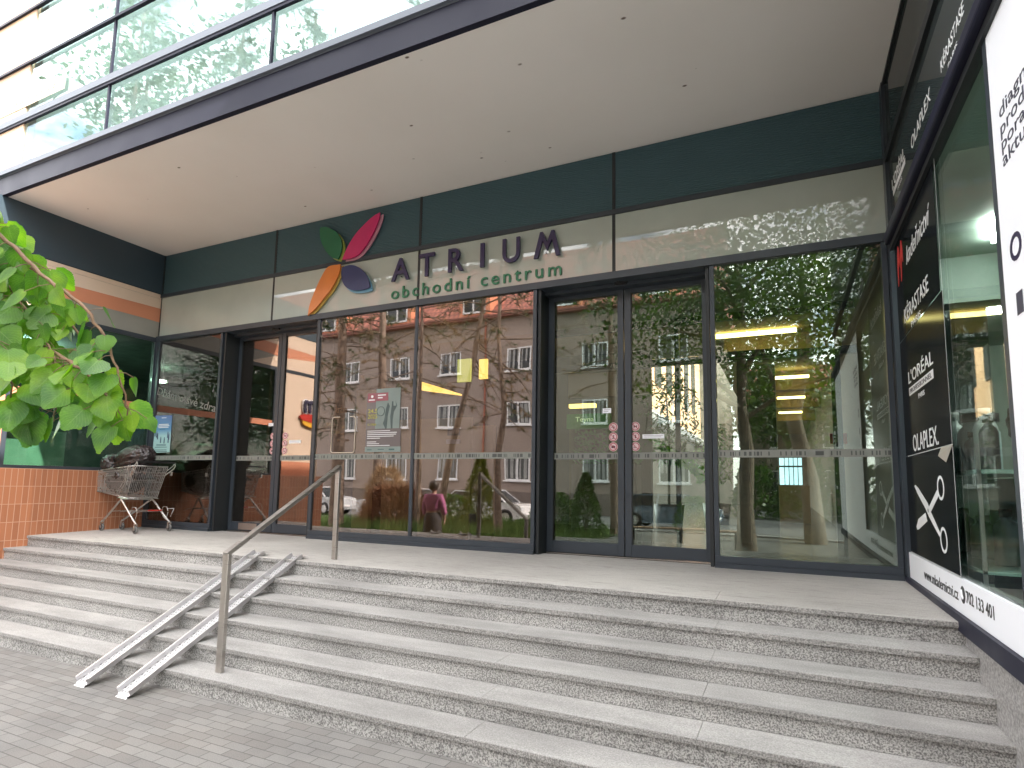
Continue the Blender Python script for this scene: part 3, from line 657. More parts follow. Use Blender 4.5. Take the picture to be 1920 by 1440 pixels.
mb = MB().tube([(4.785+.062*math.cos(2*PI*i/24), -.0135, 1.735+.062*math.sin(2*PI*i/24)) for i in range(24)], .004, 5, closed=True)
mb.prism([(4.87,1.50),(4.89,1.50),(4.90,1.66),(4.93,1.80),(4.90,1.85),(4.87,1.76),(4.85,1.62),(4.83,1.57)], (0,-.0125,0), (1,0,0), (0,0,1), .002)
mb.prism([(4.96,1.50),(4.985,1.50),(4.985,1.62),(5.0,1.72),(5.05,1.80),(5.02,1.87),(5.035,1.80),(4.99,1.80),(4.985,1.86),(4.965,1.86),(4.96,1.78),(4.945,1.66)], (0,-.0125,0), (1,0,0), (0,0,1), .002)
mb.build('cyclist_figure', plain('grey teal print', (.06,.09,.09)), EV)
mb = MB().box(4.58, 4.66, -.0135, -.0125, 1.215, 1.225).box(4.76, 4.86, -.0135, -.0125, 1.22, 1.23).box(4.94, 5.03, -.0135, -.0125, 1.213, 1.232); mb.build('sponsor_print', plain('dark teal print b', (.04,.10,.10)), EV)
# opening hours outline
x0, x1, z0, z1, rr_ = 3.955, 4.365, 1.185, 1.68, .035
pts = []
for cx_, cz_, a0 in ((x1-rr_, z1-rr_, 0), (x0+rr_, z1-rr_, 90), (x0+rr_, z0+rr_, 180), (x1-rr_, z0+rr_, 270)):
    for k in range(5): a = R(a0+22.5*k); pts.append((cx_+rr_*math.cos(a), -.012, cz_+rr_*math.sin(a)))
hp = thing('opening_hours_decal', 'cream outlined opening hours decal left of the event poster', 'decal', (4.16,-.012,1.18))
MT_CRM = plain('cream vinyl', (.62,.52,.42)); MT_BRN = plain('brown vinyl', (.13,.07,.035))
full = pts[3:]+pts[:3]
MB().tube([(4.09,-.012,1.68)]+pts[5:10]+pts[10:15]+pts[15:20]+pts[0:5]+[(4.27,-.012,1.68)], .0065, 5).build('outline', MT_CRM, hp)
text('krásu', (4.01,-.012,1.74), (1,0,0), (0,0,1), .19, .10, .0015, MT_BRN, hp, 'word', 0)
text('NE', (4.12,-.012,1.425), (1,0,0), (0,0,1), .06, .03, .0015, MT_BRN, hp, 'word', .01)
text('8 - 20', (4.06,-.012,1.34), (1,0,0), (0,0,1), .20, .03, .0015, MT_BRN, hp, 'word', .01)
tag(B(4.06, 4.17, .6, .62, 1.50, 1.60).build('wall_light', MT_WARM), 'small glowing yellow lamp seen behind the opening hours decal', 'light')
# grey words on the left pane
gw_ = thing('slogan_decal', 'grey slogan Dbám o své zdra sloping down across the leftmost pane', 'decal', (.8,-.01,2.0))
text('Dbám o své zdra', (.10,-.0085,2.20), (1,0,-.245), (.245,0,1), 1.50, .13, .002, plain('dull grey vinyl', (.17,.165,.155)), gw_, 'words', .006)
tag(B(4.98, 5.19, 1.38, 1.40, 1.52, 1.63).build('wall_board', plain('black board', (.03,.028,.03), .4)), 'small black notice board on the ochre lobby partition', 'board')
lb = MB()
for k in range(3): lb.box(4.96+.085*k, 5.03+.085*k, 1.38, 1.40, 1.395, 1.46)
tag(lb.build('leaflet_rack', vmat('pale blue leaflets', (.55,.56,.66), .5)), 'row of three pale blue leaflets under the black notice board', 'leaflets')
tag(B(3.72, 5.36, 1.45, 1.5, 0, 1.80).build('ticket_booth', vmat('tan booth panel', (.42,.31,.14), .6)), 'tan booth panel standing in the lobby behind the middle glass', 'booth')
sg = thing('shop_sign', 'small lit two part sign with navy curl, red and yellow below, hanging in the lobby', 'sign', (4.68,.9,1.45))
MB().prism(smooth_poly([(4.655,1.62),(4.70,1.77),(4.735,1.74),(4.735,1.63),(4.755,1.58),(4.75,1.47),(4.655,1.46)], ()), (0,.93,0), (1,0,0), (0,0,1), .02).build('white_outline', emis('white lit acrylic', (1,1,1), .8), sg)
MB().tube([(4.675,.90,1.62),(4.685,.90,1.72),(4.70,.90,1.74),(4.715,.90,1.70),(4.715,.90,1.61)], .007, 6).build('navy_curl', MT_INK, sg)
MB().box(4.665, 4.735, .895, .91, 1.54, 1.60).build('red_part', MT_RED, sg); MB().box(4.665, 4.74, .895, .91, 1.48, 1.54).build('yellow_part', plain('yellow acrylic', (.8,.6,.03)), sg)
# 3d drugstore sign on the left return wall
dm = thing('drugstore_sign', 'raised navy dm letters over a red and yellow swoosh on the left return wall', 'sign', (.02,-3.1,2.2))
UY = (0,-1,0) ; VZ = (0,0,1)
UYp = (0,1,0)
text('dm', (.05,-3.42,2.30), UYp, VZ, .62, .42, .03, MT_INK, dm, 'letters', .02, .15)
text('dm', (.02,-3.44,2.285), UYp, VZ, .66, .45, .03, MT_WHITE, dm, 'white_edge', .06, .15)
MB().prism(smooth_poly([(-3.5,2.22),(-3.1,2.27),(-2.72,2.24),(-2.8,2.12),(-3.15,2.08),(-3.45,2.13)], ()), (.045,0,0), UYp, VZ, .03).build('red_swoosh', MT_RED, dm)
MB().prism(smooth_poly([(-3.52,2.14),(-3.15,2.085),(-2.80,2.12),(-2.86,2.02),(-3.2,1.96),(-3.48,2.0)], ()), (.045,0,0), UYp, VZ, .03).build('yellow_swoosh', plain('amber acrylic', (.8,.42,.03)), dm)
# green shop sign inside the right doors
gs = thing('shop_sign', 'green fascia sign with pale lettering inside the right hand doors', 'sign', (6.3,4.1,1.8))
B(5.9, 6.75, 4.2, 4.3, 1.86, 2.14).build('sign_board', emis('green lit board', (.02,.12,.02), .08), gs)
text('Teyna', (6.08,4.19,1.96), (1,0,0), (0,0,1), .36, .12, .004, emis('pale lit letters', (.5,.7,.4), .15), gs, 'lettering')
g2 = MB()
for i in range(500):
    x, y, z = random.uniform(5.95, 7.2), random.uniform(4.4, 4.7), random.uniform(1.2, 1.85); g2.add([(x,y,z),(x+random.uniform(-.05,.05),y,z+.05),(x+.05,y+.03,z+random.uniform(-.03,.03))], [(0,1,2)])
MT_LEAFP = plain('indoor plant leaf', (.10,.22,.05), .5)
g2o = g2.build('leaves', MT_LEAFP); tp_ = thing('potted_plant', 'leafy green plants in a planter below the green shop sign', 'plant', (6.6,4.5,0)); g2o.parent = tp_; g2o.location = (-6.6,-4.5,0)
B(5.95, 7.2, 4.35, 4.75, 0, 1.2).build('planter', MT_IW, tp_)
def indoor_tree(x, y, h, r, n, label, seed):
    rnd = random.Random(seed); t = thing('indoor_tree', label, 'indoor tree', (x,y,0))
    mb = MB()
    for i in range(n):
        a = rnd.uniform(0, 2*PI); q_ = r*math.sqrt(rnd.random()); z = rnd.uniform(h*.42, h); k = math.sin(PI*min(1, max(0, (z-h*.35)/(h*.7))))*.8+.3
        p = Vector((x+q_*k*math.cos(a), y+q_*k*math.sin(a), z)); d = Vector((rnd.uniform(-1,1), rnd.uniform(-1,1), rnd.uniform(-1.2,.3))).normalized(); s_ = d.cross(Vector((rnd.uniform(-1,1),rnd.uniform(-1,1),.5))).normalized()*.022; l = d*rnd.uniform(.10,.18)
        mb.add([p, p+l*.5+s_, p+l, p+l*.5-s_], [(0,1,2,3)])
    mb.build('foliage', MT_LEAFP, t)
    MB().tube([(x,y,.4),(x+.02,y,h*.6),(x-.03,y,h*.85)], .03, 6, .012).build('trunk', MT_SOIL, t)
    MB().lathe([(.001,0),(.25,0),(.3,.45),(.27,.45),(.26,.4),(.001,.4)], (x,y,0), 16).build('pot', MT_BLK, t)
indoor_tree(7.55, 5.6, 3.1, .62, 900, 'dark leafy indoor tree in a pot behind the left part of the right doors', 4)
indoor_tree(8.25, 7.5, 2.2, .45, 500, 'smaller leafy indoor tree in a pot beside the sunlit gallery', 6)
rs_ = B(10.32, 10.56, 4.3, 4.34, 1.52, 1.68).build('shop_sign', plain('red sign face', (.55,.06,.04))); tag(rs_, 'red sign board seen deep inside through the rightmost pane', 'sign')
# ================================================================== HANDRAIL
hr = thing('handrail', 'square section stainless steel handrail rising from the lowest step to the landing', 'handrail', (5.64,-2.96,-.70))
hA = (5.635, -2.955); hB = (5.475, -1.55)
o = B(hA[0]-.032, hA[0]+.032, hA[1]-.018, hA[1]+.018, -.70, .205).build('post', MT_STEEL, hr); bevel(o, .003, 1)
o = B(hB[0]-.026, hB[0]+.026, hB[1]-.018, hB[1]+.018, 0, .925).build('post', MT_STEEL, hr); bevel(o, .003, 1)
o = MB().bar((hA[0], hA[1]-.018, .20), (hB[0], hB[1]+.02, .945), .05, .038).build('rail', MT_STEEL, hr); bevel(o, .003, 1)
B(hB[0]-.012, hB[0]+.012, hB[1]-.012, hB[1]+.012, .90, .93).build('bracket', MT_CHROME, hr)
# ================================================================== RAMP RAILS
MT_PERF = mat('perforated aluminium', (.72,.71,.72), .36, 1)
pc = N(MT_PERF.node_tree, 'ShaderNodeTexCoord'); ps = N(MT_PERF.node_tree, 'ShaderNodeSeparateXYZ'); L(MT_PERF, pc.outputs['Object'], ps.inputs[0])
ry = mth(MT_PERF, 'MULTIPLY', ps.outputs[1], 1/.034); rxx = mth(MT_PERF, 'ADD', mth(MT_PERF, 'MULTIPLY', ps.outputs[0], 1/.03), mth(MT_PERF, 'MULTIPLY', mth(MT_PERF, 'MODULO', mth(MT_PERF, 'FLOOR', ry), 2), .5))
fx = mth(MT_PERF, 'SUBTRACT', mth(MT_PERF, 'FRACT', rxx), .5); fy = mth(MT_PERF, 'SUBTRACT', mth(MT_PERF, 'FRACT', ry), .5)
dd = mth(MT_PERF, 'SQRT', mth(MT_PERF, 'ADD', mth(MT_PERF, 'MULTIPLY', fx, fx), mth(MT_PERF, 'MULTIPLY', fy, fy)))
L(MT_PERF, ramp(MT_PERF, dd, [(.19, (.10,.10,.10)), (.26, (.66,.65,.66))]), bsdf(MT_PERF).inputs['Base Color'])
L(MT_PERF, ramp(MT_PERF, dd, [(.19, (0,0,0)), (.26, (.8,.8,.8))]), bsdf(MT_PERF).inputs['Metallic'])
bump(MT_PERF, ramp(MT_PERF, dd, [(.25, (0,0,0)), (.4, (1,1,1)), (.5, (.4,.4,.4))]), .5, .004)
y0, y1, z0, z1 = -3.36, -1.70, ZG+.014, .014
ln = math.hypot(y1-y0, z1-z0); an = math.atan2(z1-z0, y1-y0)
def rampobj(x, label):
    t = thing('ramp_rail', label, 'ramp', (0,0,0), 'wheel ramp rails laid over the steps')
    MB().box(-.066, .066, 0, ln, .0, .004).build('perforated_bed', MT_PERF, t)
    for s_ in (-1, 1):
        f = MB().box(min(s_*.0665, s_*.0705), max(s_*.0665, s_*.0705), 0, ln, -.004, .042).box(min(s_*.0708, s_*.082), max(s_*.0708, s_*.082), .01, ln, .038, .042)
        f.build('side_flange', MT_ALU, t)
    MB().add([(-.062,-.05,-.010),(.062,-.05,-.010),(.066,.001,.0045),(-.066,.001,.0045),(-.062,-.05,-.013),(.062,-.05,-.013),(.066,.001,-.001),(-.066,.001,-.001)], [(0,1,2,3),(7,6,5,4),(0,4,5,1),(2,6,7,3),(1,5,6,2),(3,7,4,0)]).build('toe_plate', MT_PERF, t)
    MB().add([(-.066,ln,.0045),(.066,ln,.0045),(.066,ln+.07,-.03),(-.066,ln+.07,-.03),(-.066,ln,.001),(.066,ln,.001),(.066,ln+.07,-.034),(-.066,ln+.07,-.034)], [(0,1,2,3),(7,6,5,4),(0,4,5,1),(2,6,7,3),(1,5,6,2),(3,7,4,0)]).build('top_lip', MT_ALU, t)
    t.location = (x, y0, z0+.006); t.rotation_euler = (an, 0, 0)
    return t
rampobj(4.60, 'perforated aluminium wheel ramp, the left one of the pair on the steps')
rampobj(5.13, 'perforated aluminium wheel ramp, the right one of the pair nearer the handrail')
# ================================================================== SHOPPING CART
ct = thing('shopping_cart', 'wire shopping cart filled with dark bin bags parked by the tiled wall', 'shopping cart', (.75,-.65,0))
def cp(x, t, z):    # t = -1 near side, +1 far side
    k = (x-.15)/.95; yc = -.70+.09*k; hw = .17+.095*k
    return Vector((x, yc+hw*t, z))
BX = [(.14, .90, .17, .585), (1.04, .975, .90, .50)]     # front top x,z bottom x,z ; rear
def bk(s, t, w):    # s 0 front..1 rear ; w 0 bottom..1 top
    xt, zt = .14+.90*s, .90+.075*s; xb, zb = .17+.73*s, .585-.085*s
    x = xb+(xt-xb)*w; z = zb+(zt-zb)*w; q_ = cp(x, t*(.93+.07*w), z); return q_
wv = MB(); rim = MB()
for t in (-1, 1):
    for i in range(37):
        s_ = i/36; wv.tube([bk(s_, t, 0), bk(s_, t, 1)], .0027, 4, cap=False)
    for w in (.18, .5, .72, .9): wv.tube([bk(0, t, w), bk(1, t, w)], .003, 4, cap=False)
for s_ in (0, 1):
    for i in range(1, 18):
        tt = -1+2*i/18; wv.tube([bk(s_, tt, 0), bk(s_, tt, 1)], .0027, 4, cap=False)
    for w in (.18, .5, .8): wv.tube([bk(s_, -1, w), bk(s_, 1, w)], .003, 4, cap=False)
for i in range(1, 18): wv.tube([bk(0, -1+2*i/18, 0), bk(1, -1+2*i/18, 0)], .0021, 4, cap=False)
for i in range(0, 10): wv.tube([bk(i/9, -1, 0), bk(i/9, 1, 0)], .003, 4, cap=False)
for w in (0, 1): rim.tube([bk(0,-1,w), bk(1,-1,w), bk(1,1,w), bk(0,1,w)], .0055, 6, closed=True)
for s_ in (0, 1):
    for t in (-1, 1): rim.tube([bk(s_, t, 0), bk(s_, t, 1)], .005, 6)
rim.tube([bk(0,-1.02,.02)+Vector((-.02,0,.0)), bk(0,1.02,.02)+Vector((-.02,0,0))], .012, 6)
rim.tube([bk(.62,-1.01,0), bk(.80,-1.01,.5), bk(.86,-1.01,1.03), bk(.90,-1.01,1.05), bk(.84,-1.01,.4), bk(.70,-1.01,0)], .0045, 5)
rim.tube([bk(.90,-1.02,1.03), bk(.93,-1.02,.1), bk(.985,-1.02,1)], .004, 5)
wv.build('wire_basket', MT_CHROME, ct); rim.build('basket_rim', MT_CHROME, ct)
# child seat folded inside the rear
cst = MB()
for i in range(9): tt = -.7+1.4*i/8; cst.tube([bk(.90, tt, .55), bk(.93, tt, 1.0)], .002, 4)
cst.tube([bk(.93,-.75,1.0), bk(.93,.75,1.0)], .004, 5); cst.tube([bk(.90,-.75,.55), bk(.90,.75,.55)], .004, 5); cst.build('child_seat_frame', MT_CHROME, ct)
b_ = MB()
p = [bk(.80,-.6,.72), bk(.97,-.6,.60), bk(.97,.6,.60), bk(.80,.6,.72)]; b_.add(p+[q_+Vector((0,0,.012)) for q_ in p], [(0,3,2,1),(4,5,6,7),(0,1,5,4),(1,2,6,5),(2,3,7,6),(3,0,4,7)]).build('child_seat', MT_BLK, ct)
hd = MB().tube([Vector((1.115,-.885,1.035)), Vector((1.115,-.30,1.035))], .014, 10).build('handle', MT_BLK, ct)
hb = MB()
for t, yy in ((-1,-.885), (1,-.30)):
    hb.tube([bk(1,t,.72), Vector((1.09,yy,.94)), Vector((1.13,yy,.985)), Vector((1.115,yy,1.03))], .008, 6)
    hb.tube([bk(1,t,.85), Vector((1.07,yy,.985)), Vector((1.11,yy,1.02))], .006, 6)
    hb.box(1.02, 1.06, yy-.012, yy+.012, .84, .90)
hb.build('handle_bracket', MT_CHROME, ct)
def flat_leg(a, b, m=.011):
    return MB().tube([a, a.lerp(b, .5), b], .0135, 8)
W_ = {'fn': Vector((.325,-.834,0)), 'ff': Vector((.354,-.555,0)), 'rn': Vector((1.19,-.878,0)), 'rf': Vector((1.15,-.342,0))}
for t, f_, r__ in ((-1,'fn','rn'), (1,'ff','rf')):
    ap = Vector((.79, -.865 if t < 0 else -.40, .475))
    for k_ in (f_, r__):
        w = W_[k_]; top = w+Vector((.02 if k_ == f_ else -.015, 0, .15))
        MB().tube([ap+Vector((0,0,0)), ap.lerp(top, .12)+Vector((.0,0,.008)), ap.lerp(top, .6), top], .0145, 8).build('leg', MT_CHROME, ct)
MB().tube([Vector((.79,-.865,.478)), Vector((.79,-.40,.478))], .011, 6).tube([Vector((.70,-.87,.50)), Vector((.95,-.87,.488))], .01, 6).tube([Vector((.70,-.38,.50)), Vector((.92,-.38,.488))], .01, 6).build('cross_tube', MT_CHROME, ct)
lw_ = MB()
for yy in (-.85, -.38):
    lw_.tube([Vector((1.13,yy,.20)), Vector((1.16,yy,.30)), Vector((1.12,yy,.37)), Vector((1.04,yy,.37)), Vector((1.0,yy,.30)), Vector((1.05,yy,.22)), Vector((1.14,yy,.17))], .005, 6)
    lw_.tube([Vector((1.02,yy,.32)), Vector((.60,yy,.30)), Vector((.45,yy,.26))], .005, 6)
for x_ in (.52, .75, 1.0): lw_.tube([Vector((x_,-.84,.30)), Vector((x_,-.39,.30))], .0045, 5)
for k in range(4): lw_.tube([Vector((.55,-.75+.1*k,.305)), Vector((1.05,-.75+.1*k,.315))], .0035, 5)
lw_.tube([Vector((1.10,-.36,.34)), Vector((1.26,-.36,.345)), Vector((1.19,-.36,.22))], .005, 6)
lw_.build('lower_rack', MT_CHROME, ct)
MB().tube([Vector((1.06,-.62,.315)), Vector((1.06,-.42,.315))], .011, 8).build('red_grip', MT_RED, ct)
for k_, w in W_.items():
    c = w+Vector((0,0,.055)); rz = .6 if k_[0] == 'f' else -.2
    cf = MB().box(w.x-.016, w.x+.016, w.y-.022, w.y-.017, .045, .13).box(w.x-.016, w.x+.016, w.y+.017, w.y+.022, .045, .13).box(w.x-.018, w.x+.018, w.y-.022, w.y+.022, .13, .137)
    cf.lathe([(.001,.138),(.016,.138),(.016,.155),(.001,.155)], (w.x,w.y,0), 10); fo = cf.build('caster_fork', MT_CHROME, ct)
    MB().lathe([(.034,-.011),(.050,-.013),(.055,-.008),(.055,.008),(.050,.013),(.034,.011)], c, 20, 'y').build('tyre', MT_RUB, fo)
    MB().lathe([(.001,-.014),(.012,-.014),(.014,-.009),(.034,-.009),(.034,.009),(.014,.009),(.012,.014),(.001,.014)], c, 16, 'y').build('wheel_hub', plain('dark wheel hub', (.05,.05,.052), .5), fo)
# ---- bin bags
MT_BAG = mat('dark brown bin bag', (.016,.009,.010), .14)
bsdf(MT_BAG).inputs['Specular IOR Level'].default_value = .8
n1 = noise_n(MT_BAG, coords(MT_BAG, (1,1,.5)), 16, 4, .6); bump(MT_BAG, n1, 1, .035)
def bag(c, rx, ry, rz, seed, label, tilt=0, knot=None):
    def rdg(q): return 1-abs(noise.noise(q))*2.2
    bm = bmesh.new(); bmesh.ops.create_icosphere(bm, subdivisions=5, radius=1)
    rnd = random.Random(seed); so_ = Vector((rnd.uniform(0,50), rnd.uniform(0,50), rnd.uniform(0,50)))
    kd = Vector(knot or (0,0,1)).normalized()
    for v in bm.verts:
        d = v.co.normalized(); al = d.angle(kd)
        per = (d-kd*d.dot(kd)); an_ = math.atan2(per.dot(kd.orthogonal().normalized()), per.dot(kd.cross(kd.orthogonal()).normalized())) if per.length > 1e-4 else 0
        fold = abs(noise.noise(Vector((math.cos(an_)*3.2, math.sin(an_)*3.2, al*.7))+so_))**.6
        r = 1-.20*fold*math.exp(-((al-.4)/1.3)**2)+.07*rdg(d*2.6+so_)+.05*rdg(Vector((d.x*2,d.y*6,d.z*6))+so_)+.03*rdg(d*11+so_)
        r += .34*math.exp(-(al/.22)**2)*(1+.4*noise.noise(Vector((math.cos(an_)*4, math.sin(an_)*4, 1))+so_))-.12*math.exp(-((al-.42)/.16)**2)
        v.co = Vector((d.x*rx, d.y*ry, d.z*rz))*r
    bmesh.ops.rotate(bm, verts=bm.verts, cent=(0,0,0), matrix=Matrix.Rotation(tilt, 3, 'Y'))
    me = bpy.data.meshes.new('bin_bag'); bm.to_mesh(me); bm.free(); me.polygons.foreach_set('use_smooth', [True]*len(me.polygons)); me.materials.append(MT_BAG)
    o = bpy.data.objects.new('bin_bag', me); C.objects.link(o); o.location = c
    return tag(o, label, 'bin bag', 'bin bags in the shopping cart')
bag((.62,-.62,1.08), .36, .21, .19, 3, 'large dark bin bag lying on top of the cart towards the handle', -.28, (-.9,-.2,.15))
bag((.26,-.70,1.01), .19, .16, .15, 9, 'small shiny bin bag at the front end of the cart, beside the large one', .1, (.5,-.5,.6))
bag((.52,-.66,.76), .34, .20, .20, 15, 'crumpled bin bag stuffed low inside the cart basket', 0, (.3,-.8,.3))
# ================================================================== WING LETTERING
UW = (0,-1,0)
lsg = thing('salon_foil', 'black window foil panels with salon brand names and scissors beside the corner post', 'window foil', (W,-.95,.27))
fl = MB().box(W-.003, W-.0005, -1.72, -.20, 2.10, 2.984).build('foil_upper', MT_FOIL, lsg)
B(W-.003, W-.0005, -1.78, -.20, 1.088, 2.088).build('foil_middle', MT_FOIL, lsg)
B(W-.006, W-.0005, -1.80, -.20, .272, 1.080).build('foil_lower', MT_FOIL, lsg)
ed = MB().box(W-.008, W-.0062, -1.80, -.20, .268, .274).box(W-.008, W-.0062, -1.805, -1.798, .268, 1.07).box(W-.0045, W-.0032, -1.785, -1.78, 1.09, 2.984).box(W-.006,W-.0045,-1.80,-.3,1.08,1.087); ed.build('foil_edge', plain('pale foil edge', (.45,.46,.46)), lsg)
pe = MB().add([(W-.007,-1.80,1.08),(W-.007,-1.50,1.08),(W-.05,-1.62,1.02),(W-.045,-1.80,.97)], [(0,1,2,3),(3,2,1,0)]).build('peeling_corner', MT_ALU, lsg)
def wt(s, y, z, w, h, bold=0, shear=0, d=.0015, par=lsg, x=W-.0035, m=None, nm='lettering', rot=0):
    return text(s, (x,y,z), (0,-math.cos(rot),math.sin(rot)), (0,math.sin(rot),math.cos(rot)), w, h, d, m or MT_WTXT, par, nm, bold, shear)
wt('kadeřnictví', -.70, 2.64, .87, .16, 0, .35)
q_ = MB()
for yy in (-.36, -.50):
    q_.prism(smooth_poly([(yy+.06,2.60),(yy+.05,2.82),(yy,2.93),(yy-.05,2.86),(yy-.055,2.72),(yy-.02,2.78),(yy+.01,2.70),(yy+.03,2.60)]), (W-.003,0,0), (0,1,0), (0,0,1), -.002)
q_.build('red_logo', plain('red logo film', (.55,.03,.03)), lsg)
wt('KÉRASTASE', -.485, 2.20, .92, .155); wt('PARIS', -.75, 2.10, .36, .035+.01)
wt("L'ORÉAL", -.505, 1.675, .90, .125, .004)
bx = B(W-.005, W-.0035, -1.395, -.51, 1.575, 1.640).build('white_bar', MT_WTXT, lsg)
wt('PROFESSIONNEL', -.55, 1.588, .80, .038, .004, x=W-.0055, m=plain('black cut out letters', (.01,.01,.012)))
wt('PARIS', -.86, 1.505, .22, .038, .006)
wt('OLAPLEX.', -.545, 1.108, .88, .135)
# scissors
sx = W-.0065
sc_ = MB()
def oval(cy, cz, ry, rz_, k=.80, n=28):
    for i in range(n):
        a, b = 2*PI*i/n, 2*PI*(i+1)/n
        sc_.prism([(cy+ry*math.cos(a), cz+rz_*math.sin(a)), (cy+ry*math.cos(b), cz+rz_*math.sin(b)), (cy+ry*k*math.cos(b), cz+rz_*k*math.sin(b)), (cy+ry*k*math.cos(a), cz+rz_*k*math.sin(a))], (sx,0,0), (0,1,0), (0,0,1), -.0012)
oval(-1.415, .812, .098, .084, .76); oval(-1.415, .462, .098, .088, .76)
def pp(l): sc_.prism(l, (sx,0,0), (0,1,0), (0,0,1), -.0012)
pp([(-.515,.83),(-.56,.838),(-.66,.815),(-.98,.70),(-1.03,.66),(-1.33,.50),(-1.30,.475),(-1.0,.60),(-.90,.655),(-.62,.77)])
pp([(-.51,.50),(-.535,.478),(-.60,.485),(-.93,.565),(-.88,.625),(-.60,.565)])
pp([(-1.0,.665),(-1.06,.635),(-1.335,.755),(-1.31,.80)])
sc_.build('scissors', MT_WTXT, lsg)
MB().prism([(-.985+a*.3, .645+b*.3) for a, b in disc(.05, 12)], (sx-.0015,0,0), (0,1,0), (0,0,1), -.001).build('scissor_pin', MT_BLK, lsg)
ws = thing('contact_strip', 'white printed strip with web address and phone number along the foot of the salon window', 'banner', (W,-3.0,.05))
B(W-.012, W+.012, -6.9, -.135, .048, .262).build('white_film', MT_WHITE, ws)
wt('www.mkadernictvi.cz', -.735, .118, 1.0, .075, .008, par=ws, x=W-.0125, m=MT_BLK)
MB().prism([(-1.845+a, .170+b) for a, b in disc(.052, 20)], (W-.0125,0,0), (0,1,0), (0,0,1), -.001).build('phone_disc', MT_BLK, ws)
MB().tube([(W-.0145,-1.825,.198),(W-.0145,-1.832,.17),(W-.0145,-1.855,.147)], .008, 6).build('handset', MT_WHITE, ws)
wt('702 133 401', -1.915, .135, .52, .072, .008, par=ws, x=W-.0125, m=MT_BLK)
ad = thing('salon_poster', 'large white advertising panel with dark lettering filling the salon window on the far right', 'poster', (W,-4.9,.3))
B(W-.012, W+.010, -6.9, -2.935, .264, 2.983).build('white_film', MT_WHITE, ad)
MT_DINK = plain('dark slate ink', (.05,.05,.075))
for s_, yy, z, w_, h_ in (('diagnóza', -3.045, 2.475, .56, .085), ('prodej v', -3.045, 2.392, .52, .085), ('porade', -3.045, 2.32, .44, .08), ('aktuál', -3.045, 2.262, .38, .065)):
    wt(s_, yy, z, w_, h_, .0, par=ad, x=W-.0125, m=MT_DINK)
wt('O', -3.045+.0, 1.80, .14, .125, .02, par=ad, x=W-.0125, m=MT_INK)
MB().box(W-.0135, W-.0125, -3.15, -3.075, 1.56, 1.66).build('letter_stem', MT_DINK, ad)
us = thing('salon_upper_lettering', 'white brand names on the dark glass band above the salon window', 'lettering', (W,-1.4,3.3))
wt("L'ORÉAL", -.25, 3.50, .60, .125, .004, par=us, x=W-.001)
B(W-.0025, W-.001, -.87, -.28, 3.435, 3.485).build('white_bar', MT_WTXT, us)
wt('PARIS', -.50, 3.385, .20, .03, par=us, x=W-.001)
wt('OLAPLEX', -1.125, 3.40, .66, .10, par=us, x=W-.001)
wt('KÉRASTASE', -2.085, 3.385, .52, .10, par=us, x=W-.001); wt('PARIS', -2.24, 3.30, .21, .035, par=us, x=W-.001)
# ================================================================== SALON ROOM
rm = MB().box(W+.16, W+9, -6.79, .17, -.05, -.002).box(W+.03, W+9, -6.79, 5.0, 2.99, 3.06).box(W+.03, W+9, 4.6, 4.7, 0, 2.99).box(W+6, W+6.1, -6.79, 4.6, 0, 2.99)
rm.build('salon_room', vmat('pale green salon wall', (.34,.42,.36), .7, .05, 1), sc)
slab('salon_column', sc, vmat('grey green column', (.16,.20,.18), .6), 11.35, 11.75, 1.7, 2.1, 0, 2.989)
slab('salon_beam', sc, vmat('darker green beam', (.22,.28,.24), .6), W+.03, W+5.9, .30, .55, 2.55, 2.989)
def tube_lamp(x0, y0_, x1, y1_, label):
    tag(MB().bar((x0,y0_,2.965), (x1,y1_,2.965), .10, .04).build('tube_lamp', MT_COOL), label, 'light')
tube_lamp(11.25, -.62, 11.40, -.1, 'bright fluorescent lamp on the salon ceiling nearest the white panel')
tube_lamp(11.3, 2.4, 12.4, 2.4, 'thin white fluorescent lamp farther back on the salon ceiling')
tube_lamp(12.8, -3.2, 12.8, -1.2, 'fluorescent lamp on the salon ceiling behind the white panel')
for (x, y, lb_) in ((11.5, .95, 'square ceiling air diffuser near the salon window'), (11.75, 1.75, 'flat ceiling air unit behind the square diffuser')):
    dfz = MB().box(x-.22, x+.22, y-.2, y+.2, 2.965, 2.988)
    for k in range(12):
        a = 2*PI*k/12; dfz.bar((x+.05*math.cos(a), y+.05*math.sin(a), 2.96), (x+.17*math.cos(a), y+.17*math.sin(a), 2.96), .02, .006)
    tag(dfz.build('air_diffuser', MT_WHITE), lb_, 'air diffuser')
sh = thing('display_shelf', 'glass display cabinet of hair products against the salon window', 'cabinet', (10.95,-1.2,0))
MB().box(10.72, 11.2, -1.86, -.25, .90, .925).box(10.72, 11.2, -1.86, -.25, .30, .32).build('shelf', vmat('pale green glass shelf', (.35,.52,.47), .15), sh)
MB().box(10.72, 10.74, -1.86, -1.84, 0, 1.08).box(10.72, 10.74, -.27, -.25, 0, .9).box(11.18, 11.2, -1.86, -1.84, 0, 1.08).build('cabinet_post', MT_ALU, sh)
B(10.725, 10.735, -1.83, -.28, .03, .89).build('cabinet_glass', MT_GSAL, sh)
B(11.16, 11.18, -1.83, -.28, .03, .89).build('back_panel', vmat('teal back panel', (.42,.60,.57), .5, .2, 5), sh)
